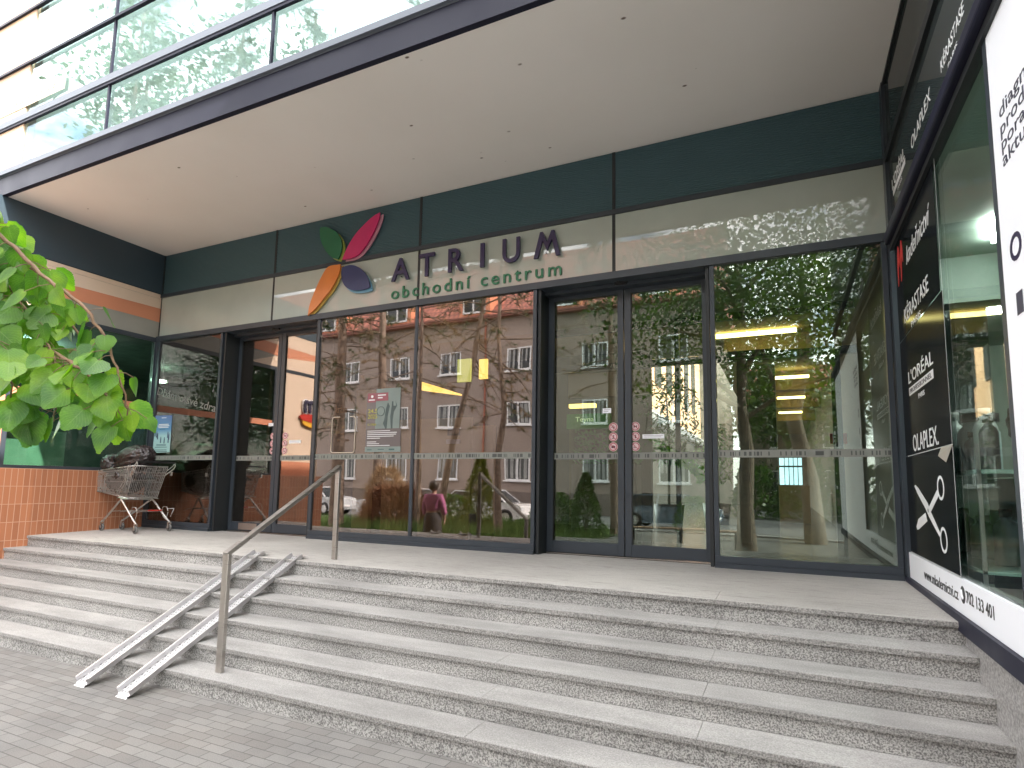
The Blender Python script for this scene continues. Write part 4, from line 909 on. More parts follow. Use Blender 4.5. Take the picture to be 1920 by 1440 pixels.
def bottle(x, y, z, r, h, col, cap, label, neck=.35):
    t = thing('product_bottle', label, 'bottle', (x,y,z), 'hair product bottles in the salon window')
    MB().lathe([(.001,0),(r*.95,0),(r,.01),(r,h*.68),(r*.8,h*.76),(r*neck,h*.82),(r*neck,h*.88),(.001,h*.88)], (x,y,z), 18).build('body', mat('bottle plastic', col, .35), t)
    MB().lathe([(.001,h*.86),(r*neck*1.25,h*.86),(r*neck*1.25,h),(.001,h)], (x,y,z), 14).build('cap', cap, t)
MT_WC = plain('white cap', (.7,.72,.7)); 
BT = [(10.82,-.62,.926,.05,.40,(.78,.84,.82),MT_WC,'tall white bottle at the left end of the salon display shelf',.35),
 (10.85,-.80,.926,.06,.47,(.75,.82,.80),MT_WC,'white pump bottle second from the left end of the shelf',.45),
 (10.92,-1.0,.926,.10,.42,(.62,.72,.71),MT_BLK,'wide pale bottle with black cap in the middle of the shelf',.6),
 (10.90,-1.24,.926,.11,.40,(.52,.66,.67),MT_BLK,'widest blue grey jar with flat black lid on the shelf',.8),
 (10.80,-1.46,.926,.045,.26,(.06,.07,.07),MT_BLK,'small dark bottle right of the blue grey jar',.4),
 (10.84,-1.60,.926,.065,.40,(.60,.66,.64),MT_WC,'white bottle in front of the dark hair mannequin',.4),
 (10.82,-1.74,.926,.05,.34,(.05,.05,.055),MT_BLK,'black bottle at the right end of the shelf',.45),
 (10.95,-.45,.321,.07,.34,(.50,.62,.60),MT_WC,'white bottle on the lower cabinet shelf, left one',.4),
 (10.95,-.95,.321,.08,.30,(.45,.55,.52),MT_WC,'white bottle on the lower cabinet shelf, middle one',.4),
 (10.95,-1.45,.321,.07,.36,(.09,.10,.10),MT_BLK,'black bottle on the lower cabinet shelf, right one',.4)]
for b_ in BT: bottle(*b_)
bxs = MB().box(10.76, 10.98, -1.15, -.70, .926, 1.10).build('product_box', vmat('pale teal carton', (.40,.53,.51), .5, .15, 9)); tag(bxs, 'pale teal product carton under the tall bottles on the shelf', 'box')
mn = thing('hair_mannequin', 'mannequin head with wavy dark brown hair by the salon window', 'mannequin', (11.05,-1.83,.93))
bm = bmesh.new(); bmesh.ops.create_icosphere(bm, subdivisions=4, radius=.15)
for v_ in bm.verts: v_.co *= 1+.16*noise.noise(v_.co*18)+.05*math.sin(v_.co.z*90+v_.co.x*40); v_.co.z *= 1.15
me = bpy.data.meshes.new('hair'); bm.to_mesh(me); bm.free(); me.materials.append(vmat('dark brown hair', (.035,.02,.012), .45, .4, 30)); me.polygons.foreach_set('use_smooth', [True]*len(me.polygons))
o = bpy.data.objects.new('hair', me); C.objects.link(o); o.parent = mn; o.location = (0,0,.27)
MB().lathe([(.06,0),(.045,.06),(.05,.14),(.08,.20),(.085,.30),(.05,.36)], (11.02,-1.86,.93), 14).build('face_and_neck', vmat('mannequin skin', (.55,.33,.2), .5), mn)
slab('salon_counter', sc, vmat('dark counter', (.05,.05,.055), .3), 11.6, 12.6, -1.2, .4, 0, .85)
ch_ = thing('salon_chair', 'dark hairdressing chair behind the display cabinet', 'chair', (11.6,-2.1,0))
o = B(11.35, 11.8, -2.35, -1.9, .42, .52).build('seat', MT_BLK, ch_); bevel(o, .03, 3)
o = MB().bar((11.75,-2.12,.5), (11.85,-2.12,1.0), .42, .08, (0,1,0)).build('backrest', MT_BLK, ch_); bevel(o, .03, 3)
MB().lathe([(.22,0),(.22,.02),(.03,.04),(.03,.42)], (11.58,-2.12,0), 16).build('pedestal', MT_CHROME, ch_)
# ================================================================== FOREGROUND TREE WITH HANGING BRANCH
def leafmat(name, stops, tr=.45, scale=9, veins=False):
    m = bpy.data.materials.new(name); m.use_nodes = True; t = m.node_tree; b = bsdf(m); b.inputs['Roughness'].default_value = .42
    oi = noise_n(m, coords(m), scale, 2); col = ramp(m, oi, stops)
    if veins:
        uv = N(t, 'ShaderNodeUVMap'); s_ = N(t, 'ShaderNodeSeparateXYZ'); t.links.new(uv.outputs[0], s_.inputs[0])
        au = mth(m, 'ABSOLUTE', s_.outputs[0]); q_ = mth(m, 'MULTIPLY', mth(m, 'SUBTRACT', s_.outputs[1], mth(m, 'MULTIPLY', au, .55)), 8)
        fr = mth(m, 'ABSOLUTE', mth(m, 'SUBTRACT', mth(m, 'FRACT', q_), .5)); ve = mth(m, 'MAXIMUM', mth(m, 'LESS_THAN', fr, .055), mth(m, 'LESS_THAN', au, .035))
        fine = noise_n(m, coords(m), 260, 3); col = mixc(m, col, ramp(m, fine, [(.3, (.88,)*3), (.7, (1.1,)*3)]), 1, 'MULTIPLY')
        col = mixc(m, col, mixc(m, col, (.75,.9,.5,1), .08), ve)
        bump(m, mth(m, 'ADD', mth(m, 'MULTIPLY', ve, -1), mth(m, 'MULTIPLY', fine, .5)), .5, .0015)
    L(m, col, b.inputs['Base Color'])
    tl = N(t, 'ShaderNodeBsdfTranslucent'); L(m, mixc(m, col, (1.15,1.55,.4,1), 1, 'MULTIPLY'), tl.inputs[0])
    mx_ = N(t, 'ShaderNodeMixShader'); mx_.inputs[0].default_value = tr; L(m, b.outputs[0], mx_.inputs[1]); L(m, tl.outputs[0], mx_.inputs[2])
    L(m, mx_.outputs[0], t.nodes['Material Output'].inputs[0]); return m
MT_LEAF = leafmat('linden leaf', [(.36, (.065,.17,.035)), (.5, (.13,.28,.03)), (.62, (.23,.38,.03))], .45, 11, True)
MT_LEAF2 = leafmat('shade darkened crown leaf', [(.35, (.022,.05,.012)), (.6, (.085,.135,.018))], .28, 1.2)  # leaf colours darkened to paint in the shade under the crowns
MT_BARK = vmat('grey brown bark', (.16,.13,.10), .95, .35, 9); bump(MT_BARK, noise_n(MT_BARK, coords(MT_BARK, (6,6,1.2)), 5, 4, .6), .8, .03)
MT_BARKP = vmat('reddish pine bark', (.25,.185,.145), .95, .35, 7); bump(MT_BARKP, noise_n(MT_BARKP, coords(MT_BARKP, (6,6,1.2)), 5, 4, .6), .8, .03)
MT_TWIG = vmat('brown twig bark', (.20,.12,.07), .8, .3, 60)
def leafshape(mb, uvs, p, tip, nrm, size, rnd):
    tip = tip.normalized(); side = tip.cross(nrm).normalized(); nn = side.cross(tip).normalized()
    rows = 27; cols = (-1, -.72, -.36, 0, .36, .72, 1); base = len(mb.v); vs = []
    curl = rnd.uniform(-.35, .5); cup = rnd.uniform(.05, .45); tw = rnd.uniform(-.5, .5); wd_ = rnd.uniform(.86, 1.05); asym = rnd.uniform(-.12, .12)
    for i in range(rows):
        t = i/(rows-1)
        w = .50*(math.sin(PI*min(1, t**.58))**.78)*(1-.45*t**3) if 0 < t < 1 else 0
        w *= wd_
        for u in cols:
            wu = w*(1+asym*u)*u; ser = 0; tt = t
            if abs(u) == 1: ser = (.055 if i % 2 else -.035)*(.6+.8*rnd.random()); wu += math.copysign(ser, u)*(1 if 0 < i < rows-1 else 0); tt += .02*(i % 2)
            if t < .12: tt -= .10*abs(u)**1.2*(1-t/.12)*.9; wu += .13*u*(1-t/.12)*(1 if abs(u) < 1 else .7)
            z = cup*abs(wu)*.5-curl*t*t*.4+.006*math.sin((t-.5*abs(u))*PI*16)*(1-abs(u)*.4)+tw*wu*t*.5
            q_ = p+(tip*tt+side*wu+nn*z)*size; vs.append(q_); uvs.append((u, t))
    n = len(cols); fs = [(i*n+j, i*n+j+1, (i+1)*n+j+1, (i+1)*n+j) for i in range(rows-1) for j in range(n-1)]
    mb.add(vs, fs, True)
TW = {
'A': [(6.979,-5.561,1.89),(7.585,-5.57,1.559),(7.921,-5.558,1.384),(8.066,-5.532,1.272),(8.221,-5.503,1.174),(8.284,-5.485,1.084),(8.321,-5.467,.987),(8.327,-5.455,.915)],
'B': [(7.259,-5.623,1.65),(7.685,-5.564,1.437),(7.858,-5.522,1.295),(7.987,-5.503,1.187),(8.066,-5.488,1.089),(8.091,-5.485,.983),(8.083,-5.48,.92)],
'C': [(7.586,-5.655,1.345),(7.884,-5.61,1.209),(8.023,-5.587,1.097),(8.078,-5.571,.996),(8.081,-5.56,.912)],
'D': [(7.991,-5.516,1.306),(7.992,-5.452,1.243),(8.039,-5.417,1.135),(8.069,-5.412,1.023),(8.084,-5.407,.96)],
'E': [(7.545,-5.529,1.523),(7.714,-5.497,1.459),(7.789,-5.475,1.38),(7.874,-5.459,1.299),(7.883,-5.443,1.201)],
'F': [(8.111,-5.51,1.081),(8.211,-5.502,1.037),(8.275,-5.488,.986),(8.292,-5.47,.955),(8.30,-5.466,.94)]}
lt = thing('linden_tree', 'linden tree with a leafy green branch hanging in front of the left wall', 'tree', (8.7,-10.2,ZG))
rnd = random.Random(21)
trk = MB().tube([(8.7,-10.2,ZG-.1),(8.68,-10.2,.3),(8.75,-10.15,1.8),(8.6,-10.1,3.2),(8.7,-10.0,5.0),(8.6,-9.9,7.5)], [.27,.21,.18,.16,.12,.05], 14)
for k in range(11):
    a = k*2.4; z = 2.6+k*.42; r_ = 2.4-.08*k
    p0 = Vector((8.7,-10.1,z)); p1 = p0+Vector((math.cos(a)*r_, math.sin(a)*r_*.8, 1.1))
    trk.tube([p0, p0.lerp(p1, .5)+Vector((0,0,.25)), p1], .07, 7, .02)
trk.tube([(8.65,-10.1,2.9),(7.9,-8.7,3.25),(7.2,-7.2,3.05),(6.9,-6.3,2.5),(6.979,-5.561,1.89)], [.08,.06,.04,.022,.011], 8)
trk.build('trunk', MT_BARK, lt)
twm = MB(); lf = MB(); uvs = []
for k_, l in TW.items():
    pts_ = [Vector(p) for p in l]; cv = []
    for i in range(len(pts_)-1):
        for j in range(6): cv.append(pts_[i].lerp(pts_[i+1], j/6)+Vector((rnd.uniform(-1,1),rnd.uniform(-1,1),rnd.uniform(-1,1)))*.003)
    cv.append(pts_[-1]); twm.tube(cv, .0065 if k_ in 'A' else .0042, 6, .0016)
    if k_ in 'BCEDF':
        pass
    for i in range(1, len(cv)):
        seg = (cv[i]-cv[i-1]).length
        dens = {'A': 50, 'B': 120, 'C': 125, 'D': 85, 'E': 120, 'F': 105}[k_]
        if k_ == 'A' and 3*6-2 <= i <= 4*6+3: dens = 26
        nl = seg*dens; nl = int(nl)+(rnd.random() < nl-int(nl))
        for j in range(nl):
            p = cv[i-1].lerp(cv[i], rnd.random())
            az = rnd.uniform(0, 2*PI); pet = Vector((math.cos(az)*.6, math.sin(az)*.6, rnd.uniform(-.9, .35))).normalized()*rnd.uniform(.022, .065)
            q_ = p+pet; twm.tube([p, p+pet*.5+Vector((0,0,.004)), q_], .0009, 4)
            tip = Vector((pet.x*9, pet.y*9, rnd.uniform(-1.15, -.35)))
            na = rnd.uniform(0, 2*PI); nr = Vector((.25, -.75, .55))+Vector((rnd.uniform(-1,1), rnd.uniform(-1,1), rnd.uniform(-1,1)))*.75
            leafshape(lf, uvs, q_, tip, nr, rnd.uniform(.036, .070), rnd)
twm.build('twigs', MT_TWIG, lt)
lo = lf.build('leaves', MT_LEAF, lt)
ul = lo.data.uv_layers.new(name='UVMap'); li = [0]*len(lo.data.loops); lo.data.loops.foreach_get('vertex_index', li)
ul.data.foreach_set('uv', [c for i in li for c in uvs[i]])
def leafcloud(mb, c, rad, n, sz, rnd, clump=14, spread=.45, elong=1.0):
    k = 0
    while k < n:
        d = Vector((rnd.gauss(0,1), rnd.gauss(0,1), rnd.gauss(0,1))).normalized()*(rnd.random()**.45)
        cc_ = Vector((c[0]+d.x*rad[0], c[1]+d.y*rad[1], c[2]+d.z*rad[2]))
        for j in range(clump):
            p = cc_+Vector((rnd.gauss(0,1), rnd.gauss(0,1), rnd.gauss(0,.7)))*spread
            a = Vector((rnd.uniform(-1,1), rnd.uniform(-1,1), rnd.uniform(-1,.4))).normalized(); b = a.cross(Vector((rnd.uniform(-1,1),rnd.uniform(-1,1),rnd.uniform(-1,1)))).normalized(); s_ = sz*rnd.uniform(.6, 1.3)
            mb.add([p, p+a*s_*.5*elong+b*s_*.35, p+a*s_*elong, p+a*s_*.5*elong-b*s_*.35], [(0,1,2,3)]); k += 1
cr_ = MB(); leafcloud(cr_, (8.3,-9.9,5.9), (3.6,2.7,2.6), 12000, .12, rnd); cr_.build('crown', MT_LEAF2, lt)
# limb leaves between crown and branch
cr_ = MB(); 
for i in range(7): leafcloud(cr_, (7.9-.2*i, -8.7+.42*i, 3.25-.05*i), (.3,.3,.25), 45, .10, rnd, 9, .14)
cr_.build('limb_leaves', MT_LEAF2, lt)
l2 = thing('street_tree', 'second leafy tree with a thick dark trunk standing behind the linden across the path', 'tree', (10.4,-13.8,ZG))
MB().tube([(10.4,-13.8,ZG-.1),(10.3,-13.8,1),(9.9,-13.7,3),(10.3,-13.8,5),(10.3,-13.7,8)], [.32,.25,.22,.17,.06], 12).tube([(9.95,-13.7,2.9),(9.2,-13.5,4.6),(8.9,-13.3,6)], .13, 8, .03).build('trunk', MT_BARK, l2)
cr_ = MB(); leafcloud(cr_, (10.6,-13.4,7.4), (3.0,2.4,3.0), 7000, .15, rnd); cr_.build('crown', MT_LEAF2, l2)
# pines
MT_NEED = leafmat('pine needles', [(.35, (.03,.055,.02)), (.6, (.075,.105,.03))], .25, 1.5)
MT_NEEDD = vmat('dry brown needles', (.30,.20,.10), .8, .3, 4)
def pine(pts_, r0, label, seed, h0=3.4, crown=True, grp='pine trees on the lawn', name='pine_tree'):
    rnd = random.Random(seed); b0 = Vector(pts_[0]); t = thing(name, label, 'pine tree', b0, grp)
    pts_ = [Vector(p) for p in pts_]; n = len(pts_); tr = MB(); tr.tube(pts_, [r0*(1-.75*i/(n-1)) for i in range(n)], 12); nd = MB(); dr = MB()
    def at_(z):
        for a, b in zip(pts_, pts_[1:]):
            if a.z <= z <= b.z: return a.lerp(b, (z-a.z)/(b.z-a.z))
        return pts_[-1]
    top = pts_[-1].z; z = h0
    while z < top:
        p = at_(z); a = rnd.uniform(0, 2*PI); ln_ = rnd.uniform(1.0, 2.3)*(1-.45*max(0, (z-7)/(top-7)) if top > 7 else 1)
        droop = rnd.uniform(-.5, .25) if z > 7 else rnd.uniform(-.7, -.1)
        e = p+Vector((math.cos(a), math.sin(a), droop))*ln_; m_ = p.lerp(e, .5)+Vector((0,0,.15))
        tr.tube([p, m_, e], .028, 5, .007)
        dense = z > 7.0
        for j in range(11 if dense else 9):
            f_ = rnd.uniform(.3, 1); q0 = (p.lerp(m_, f_*2) if f_ < .5 else m_.lerp(e, f_*2-1)); dd_ = Vector((rnd.uniform(-1,1), rnd.uniform(-1,1), rnd.uniform(-.7,.5)))*.45
            tr.tube([q0, q0+dd_], .008, 3, .003, cap=False)
            if dense or rnd.random() < .65:
                tgt = nd if dense or rnd.random() < .5 else dr
                for w_ in range(26 if dense else 18):
                    f2 = rnd.random(); q1 = q0+dd_*f2; nv = Vector((rnd.uniform(-1,1), rnd.uniform(-1,1), rnd.uniform(-1,1))).normalized()*rnd.uniform(.10,.17); sd_ = nv.cross(dd_).normalized()*.010
                    tgt.add([q1-sd_, q1+sd_, q1+nv], [(0,1,2)])
        z += rnd.uniform(.12, .28)
    if top > 17: leafcloud(nd, (pts_[-1].x, pts_[-1].y, top-5), (2.3,2.3,4.2), 1500, .20, rnd, 22, .38, 1.3)
    tr.build('trunk', MT_BARKP, t)
    if nd.v: nd.build('crown', MT_NEED, t)
    if dr.v: dr.build('dry_needles', MT_NEEDD, t)
pine([(-1.65,-10.4,ZG),(-1.68,-10.4,3),(-1.7,-10.4,6),(-1.8,-10.5,12)], .10, 'thin straight pine left of the leaning pine', 31, 4.2)
pine([(-.75,-10.2,ZG),(-.2,-10.2,2.2),(.45,-10.2,4.6),(.9,-10.2,7),(1.1,-10.2,12.5)], .13, 'pine with a trunk leaning to the right', 32)
pine([(1.6,-10.0,ZG),(1.55,-10.0,1.4),(1.75,-10.0,3),(1.5,-10,5.5),(1.6,-10.1,13)], .14, 'tall pine with a slightly bent trunk right of the leaning pine', 33, 3.0)
pine([(-4.4,-9.6,ZG),(-4.5,-9.6,3),(-4.6,-9.6,7),(-4.5,-9.7,13)], .26, 'thickest grey trunked pine at the left end of the lawn', 34, 2.6)
pine([(4.3,-13.0,ZG),(4.2,-13,4),(4.1,-13,9),(4.2,-13,13)], .16, 'pine beside the path with a dense crown', 35, 4.5)
def shrub(x, y, r, h, m, n, label, seed, kind='cone', name='shrub', sz=.07):
    rnd = random.Random(seed); t = thing(name, label, 'shrub', (x,y,ZG)); mb = MB()
    for i in range(n):
        z = rnd.random()**.9; a = rnd.uniform(0, 2*PI); lump = .82+.3*noise.noise(Vector((math.cos(a)*2, math.sin(a)*2, z*4+seed)))
        pr = (1-z**1.6)*.95+.08 if kind == 'cone' else math.sqrt(max(.02, 1-(z*1.05-.1)**2))
        q_ = r*pr*lump*(rnd.random()**.25); p = Vector((x+q_*math.cos(a), y+q_*math.sin(a), ZG+z*h*(.9+.2*lump)))
        d = Vector((math.cos(a)*.6+rnd.uniform(-.6,.6), math.sin(a)*.6+rnd.uniform(-.6,.6), rnd.uniform(-.2,1))).normalized(); b = d.cross(Vector((rnd.uniform(-1,1),rnd.uniform(-1,1),rnd.uniform(-1,1)))).normalized(); s_ = sz*rnd.uniform(.6,1.5)
        if kind == 'feather': mb.add([p-b*s_*.08, p+b*s_*.08, p+d*s_*3], [(0,1,2)])
        else: mb.add([p, p+d*s_*.5+b*s_*.3, p+d*s_, p+d*s_*.5-b*s_*.3], [(0,1,2,3)])
    mb.build('foliage', m, t)
    st_ = MB()
    for k in range(4): st_.tube([(x,y,ZG-.02),(x+.12*r*math.cos(k*1.6), y+.12*r*math.sin(k*1.6), ZG+h*.3),(x+.4*r*math.cos(k*1.6), y+.4*r*math.sin(k*1.6), ZG+h*.7)], .025, 5, .008)
    st_.build('stem', MT_BARK, t)
MT_YGR = leafmat('yellow green conifer foliage', [(.35, (.07,.10,.015)), (.6, (.19,.20,.03))], .2, 3)
MT_GRN = leafmat('green shrub foliage', [(.35, (.03,.07,.018)), (.6, (.085,.15,.03))], .25, 2.5)
MT_RUS = vmat('rusty brown shrub foliage', (.24,.11,.055), .8, .4, 3)
MT_TAN = vmat('tan dry shrub foliage', (.42,.29,.17), .8, .3, 3)
for i_,(x_,y_,h_) in enumerate(((-8.2,-12.2,19),(-11.5,-10.5,20),(-15,-13,21),(-5.6,-13.2,18))):
    pine([(x_,y_,ZG),(x_+.1,y_,5),(x_-.1,y_,10),(x_,y_,h_)], .2, 'tall pine farther left on the lawn, '+('nearest the thick trunk','second from the left','leftmost of all','behind the thick grey trunk')[i_], 50+i_, 4.5)
shrub(.25, -11.3, .75, 2.45, MT_YGR, 5200, 'yellow green conical conifer on the lawn', 41, 'cone', 'conifer')
shrub(-2.9, -10.9, 1.5, 1.35, MT_RUS, 9000, 'wide rusty brown feathery shrub on the lawn', 42, 'feather', sz=.10)
shrub(-4.1, -11.9, .95, 2.05, MT_TAN, 5000, 'taller tan dry shrub behind the rusty one', 43, 'feather', sz=.09)
shrub(-1.5, -12.6, 1.1, 1.1, MT_GRN, 4000, 'low green shrub between the rusty shrub and the conifer', 44, 'round')
shrub(3.7, -11.6, .7, 1.9, MT_GRN, 4200, 'upright green shrub at the right end of the lawn by the bench', 45, 'cone')
shrub(2.3, -12.6, .9, 1.3, MT_GRN, 3500, 'round green shrub in front of the white car', 46, 'round')
for i_ in range(7): shrub(8.2+i_*2.3, -27.5-.5*(i_%2), 1.5, 2.6+.5*(i_%3), MT_GRN, 1500, 'tall dark shrub of the row across the street, '+('first','second','third','fourth','fifth','sixth','last')[i_]+' counted from the apartment house', 80+i_, 'round', sz=.22)
shrub(6.6, -15.3, .8, 1.2, MT_GRN, 2500, 'green shrub beside the path near the street', 47, 'round')
for i, (x, y, r_, h_, lb_) in enumerate(((16,-36,7,12,'big dark tree behind the street on the right, in front of the low house'),(26,-33,7,12,'big dark tree right of the low house front'),(36,-38,8,13,'outermost big tree on the far right of the street'),(8.5,-38,6,14,'big tree between the apartment house and the low house'),(14,-24,4,8,'broad green tree far across the street, nearest the apartment house'),(20,-27,5,9,'broad green tree far across the street, second from the apartment house'),(27,-24,5,10,'broad green tree far across the street, farthest to the right'),(9.5,-30,4,9,'tall green tree behind the end of the apartment house'))):
    t = thing('distant_tree', lb_, 'tree', (x,y,ZG), 'broad trees across the street'); rnd = random.Random(60+i)
    MB().tube([(x,y,ZG-.1),(x,y,h_*.4),(x+.2,y,h_*.7)], .25, 8, .1).build('trunk', MT_BARK, t)
    cr_ = MB(); leafcloud(cr_, (x,y,h_*.62), (r_*.8,r_*.6,h_*.33), 2600, .32, rnd, 14, .5); cr_.build('crown', MT_LEAF2, t)
# bench, bollard
MT_WOOD = vmat('weathered bench wood', (.26,.17,.11), .7, .25, 6)
bnc = thing('park_bench', 'long low wooden bench on metal legs beside the path', 'bench', (6.9,-10.6,ZG))
for k in range(3): B(5.4, 8.5, -10.78+.13*k, -10.67+.13*k, ZG+.42, ZG+.46).build('seat_slat', MT_WOOD, bnc)
for x in (5.5, 6.9, 8.4): MB().box(x-.02, x+.02, -10.78, -10.74, ZG, ZG+.42).box(x-.02, x+.02, -10.45, -10.41, ZG, ZG+.42).box(x-.02, x+.02, -10.78, -10.41, ZG+.38, ZG+.418).build('leg', MT_BLK, bnc)
bo = MB().box(.42, .60, -10.45, -10.27, ZG, ZG+.66).build('bollard', MT_BLK); bevel(bo, .01, 2); tag(bo, 'square black bollard standing in the grass', 'bollard')
# ================================================================== APARTMENT HOUSE ACROSS THE STREET
ap = thing('apartment_house', 'grey brown apartment house with red tiled roof and white windows across the street', 'building', (-9,-25,ZG))
YB = -25.0
MT_REND = vmat('grey brown render', (.30,.245,.215), .9, .12, .5)
B(-34, 6.3, -37, YB, ZG, 10.9).build('wall', MT_REND, ap)
B(-34, 6.3, YB+.002, YB+.06, ZG, .35).build('base_course', vmat('dark base render', (.17,.14,.125), .9), ap)
B(-34.3, 6.6, YB-.1, YB+.45, 10.9, 11.12).build('eaves', vmat('dark red eaves', (.25,.09,.07), .7), ap)
MT_ROOF = mat('red clay roof tiles', (.36,.13,.09), .8)
wr = N(MT_ROOF.node_tree, 'ShaderNodeTexBrick'); L(MT_ROOF, coords(MT_ROOF), wr.inputs['Vector']); wr.offset = .5
for k_, v_ in (('Scale', 1), ('Mortar Size', .085), ('Mortar Smooth', 1), ('Brick Width', .36), ('Row Height', .46)): wr.inputs[k_].default_value = v_
wr.inputs['Color1'].default_value = (.42,.15,.10,1); wr.inputs['Color2'].default_value = (.30,.10,.07,1); wr.inputs['Mortar'].default_value = (.10,.035,.03,1)
L(MT_ROOF, wr.outputs[0], bsdf(MT_ROOF).inputs['Base Color'])
rf = MB().add([(-34.4,YB+.5,11.0),(6.7,YB+.5,11.0),(6.7,-31,17.2),(-34.4,-31,17.2),(-34.4,-37.5,11.0),(6.7,-37.5,11.0)], [(0,1,2,3),(3,2,5,4),(0,3,4),(1,5,2),(0,4,5,1)]).build('roof', MT_ROOF, ap)
MT_WF = plain('white window frame', (.72,.73,.74), .5); MT_CURT = vmat('white net curtain', (.30,.31,.305), .9, .35, 1.5)
def win(x, z, w, h, y=YB, par=ap, nm='window'):
    f = MB()
    for a, b, c, d_ in ((x-w/2,x+w/2,z,z+.09),(x-w/2,x+w/2,z+h-.08,z+h),(x-w/2,x-w/2+.08,z+.09,z+h-.08),(x+w/2-.08,x+w/2,z+.09,z+h-.08),(x-.05,x+.05,z+.09,z+h-.08)): f.box(a, b, y-.05, y+.045, c, d_)
    o = f.build(nm, MT_WF, par)
    B(x-w/2+.08, x+w/2-.08, y-.02, y+.012, z+.09, z+h-.08).build('pane', MT_GHOUSE, o)
    cm = MB(); n = 5; rw_ = random.Random(int(x*100+z*7))
    for k in range(n):
        a = x-w/2+.10+(w-.2)*k/n; cm.box(a, a+(w-.2)/n*rw_.uniform(.2,.85), y+.0125, y+.02, z+.12+(rw_.random() < .3)*.4, z+h-.12)
    cm.build('curtain', MT_CURT, o)
    B(x-w/2-.08, x+w/2+.08, y+.002, y+.16, z-.09, z-.002).build('sill', MT_WF, o)
cols = [-30.5,-26,-21.7,-17.4,-13.3,-9.4,-4.6,-.1,4.3]
for i, x in enumerate(cols):
    for z in (1.03, 4.31, 7.60): win(x, z, 1.55, 1.42)
for x in (-28, -19.5, -13.5, -7.6, -1.9, 3.4):
    dw = MB().add([(x-1.1,YB+.28,11.15),(x+1.1,YB+.28,11.15),(x+1.1,YB+.28,12.55),(x-1.1,YB+.28,12.55),(x-1.1,-29,11.15),(x+1.1,-29,11.15),(x+1.1,-29,12.55),(x-1.1,-29,12.55)], [(0,1,2,3),(3,2,6,7),(0,3,7,4),(1,5,6,2)]).build('dormer', MT_SALM, rf)
    ff = MB()
    for a, b, c, d_ in ((x-.8,x+.8,11.3,11.4),(x-.8,x+.8,12.25,12.35),(x-.8,x-.7,11.4,12.25),(x+.7,x+.8,11.4,12.25),(x-.05,x+.05,11.4,12.25)): ff.box(a, b, YB+.285, YB+.36, c, d_)
    ff.build('dormer_window', MT_WF, rf); B(x-.7, x+.7, YB+.285, YB+.30, 11.4, 12.25).build('dormer_pane', MT_GHOUSE, rf)
MB().tube([(-6.9,YB+.08,ZG),(-6.9,YB+.08,10.95)], .06, 8).build('downpipe', MT_ROOF, ap)
ho = thing('corner_house', 'pale low house standing at the far end of the street', 'building', (24,-42,ZG))
B(7.2, 34, -48, -40, ZG, 7).build('wall', vmat('pale ochre render', (.22,.19,.15), .9), ho)
MB().add([(6.9,-39.6,6.95),(34.4,-39.6,6.95),(34.4,-44,10.4),(6.9,-44,10.4),(6.9,-48.4,6.95),(34.4,-48.4,6.95)], [(0,1,2,3),(3,2,5,4),(0,3,4),(1,5,2)]).build('roof', MT_ROOF, ho)
for x in (9.5, 12.8, 16.5, 20, 24, 28, 31.5):
    for z in (.6, 3.7): win(x, z, 1.5, 1.5, -40, ho)
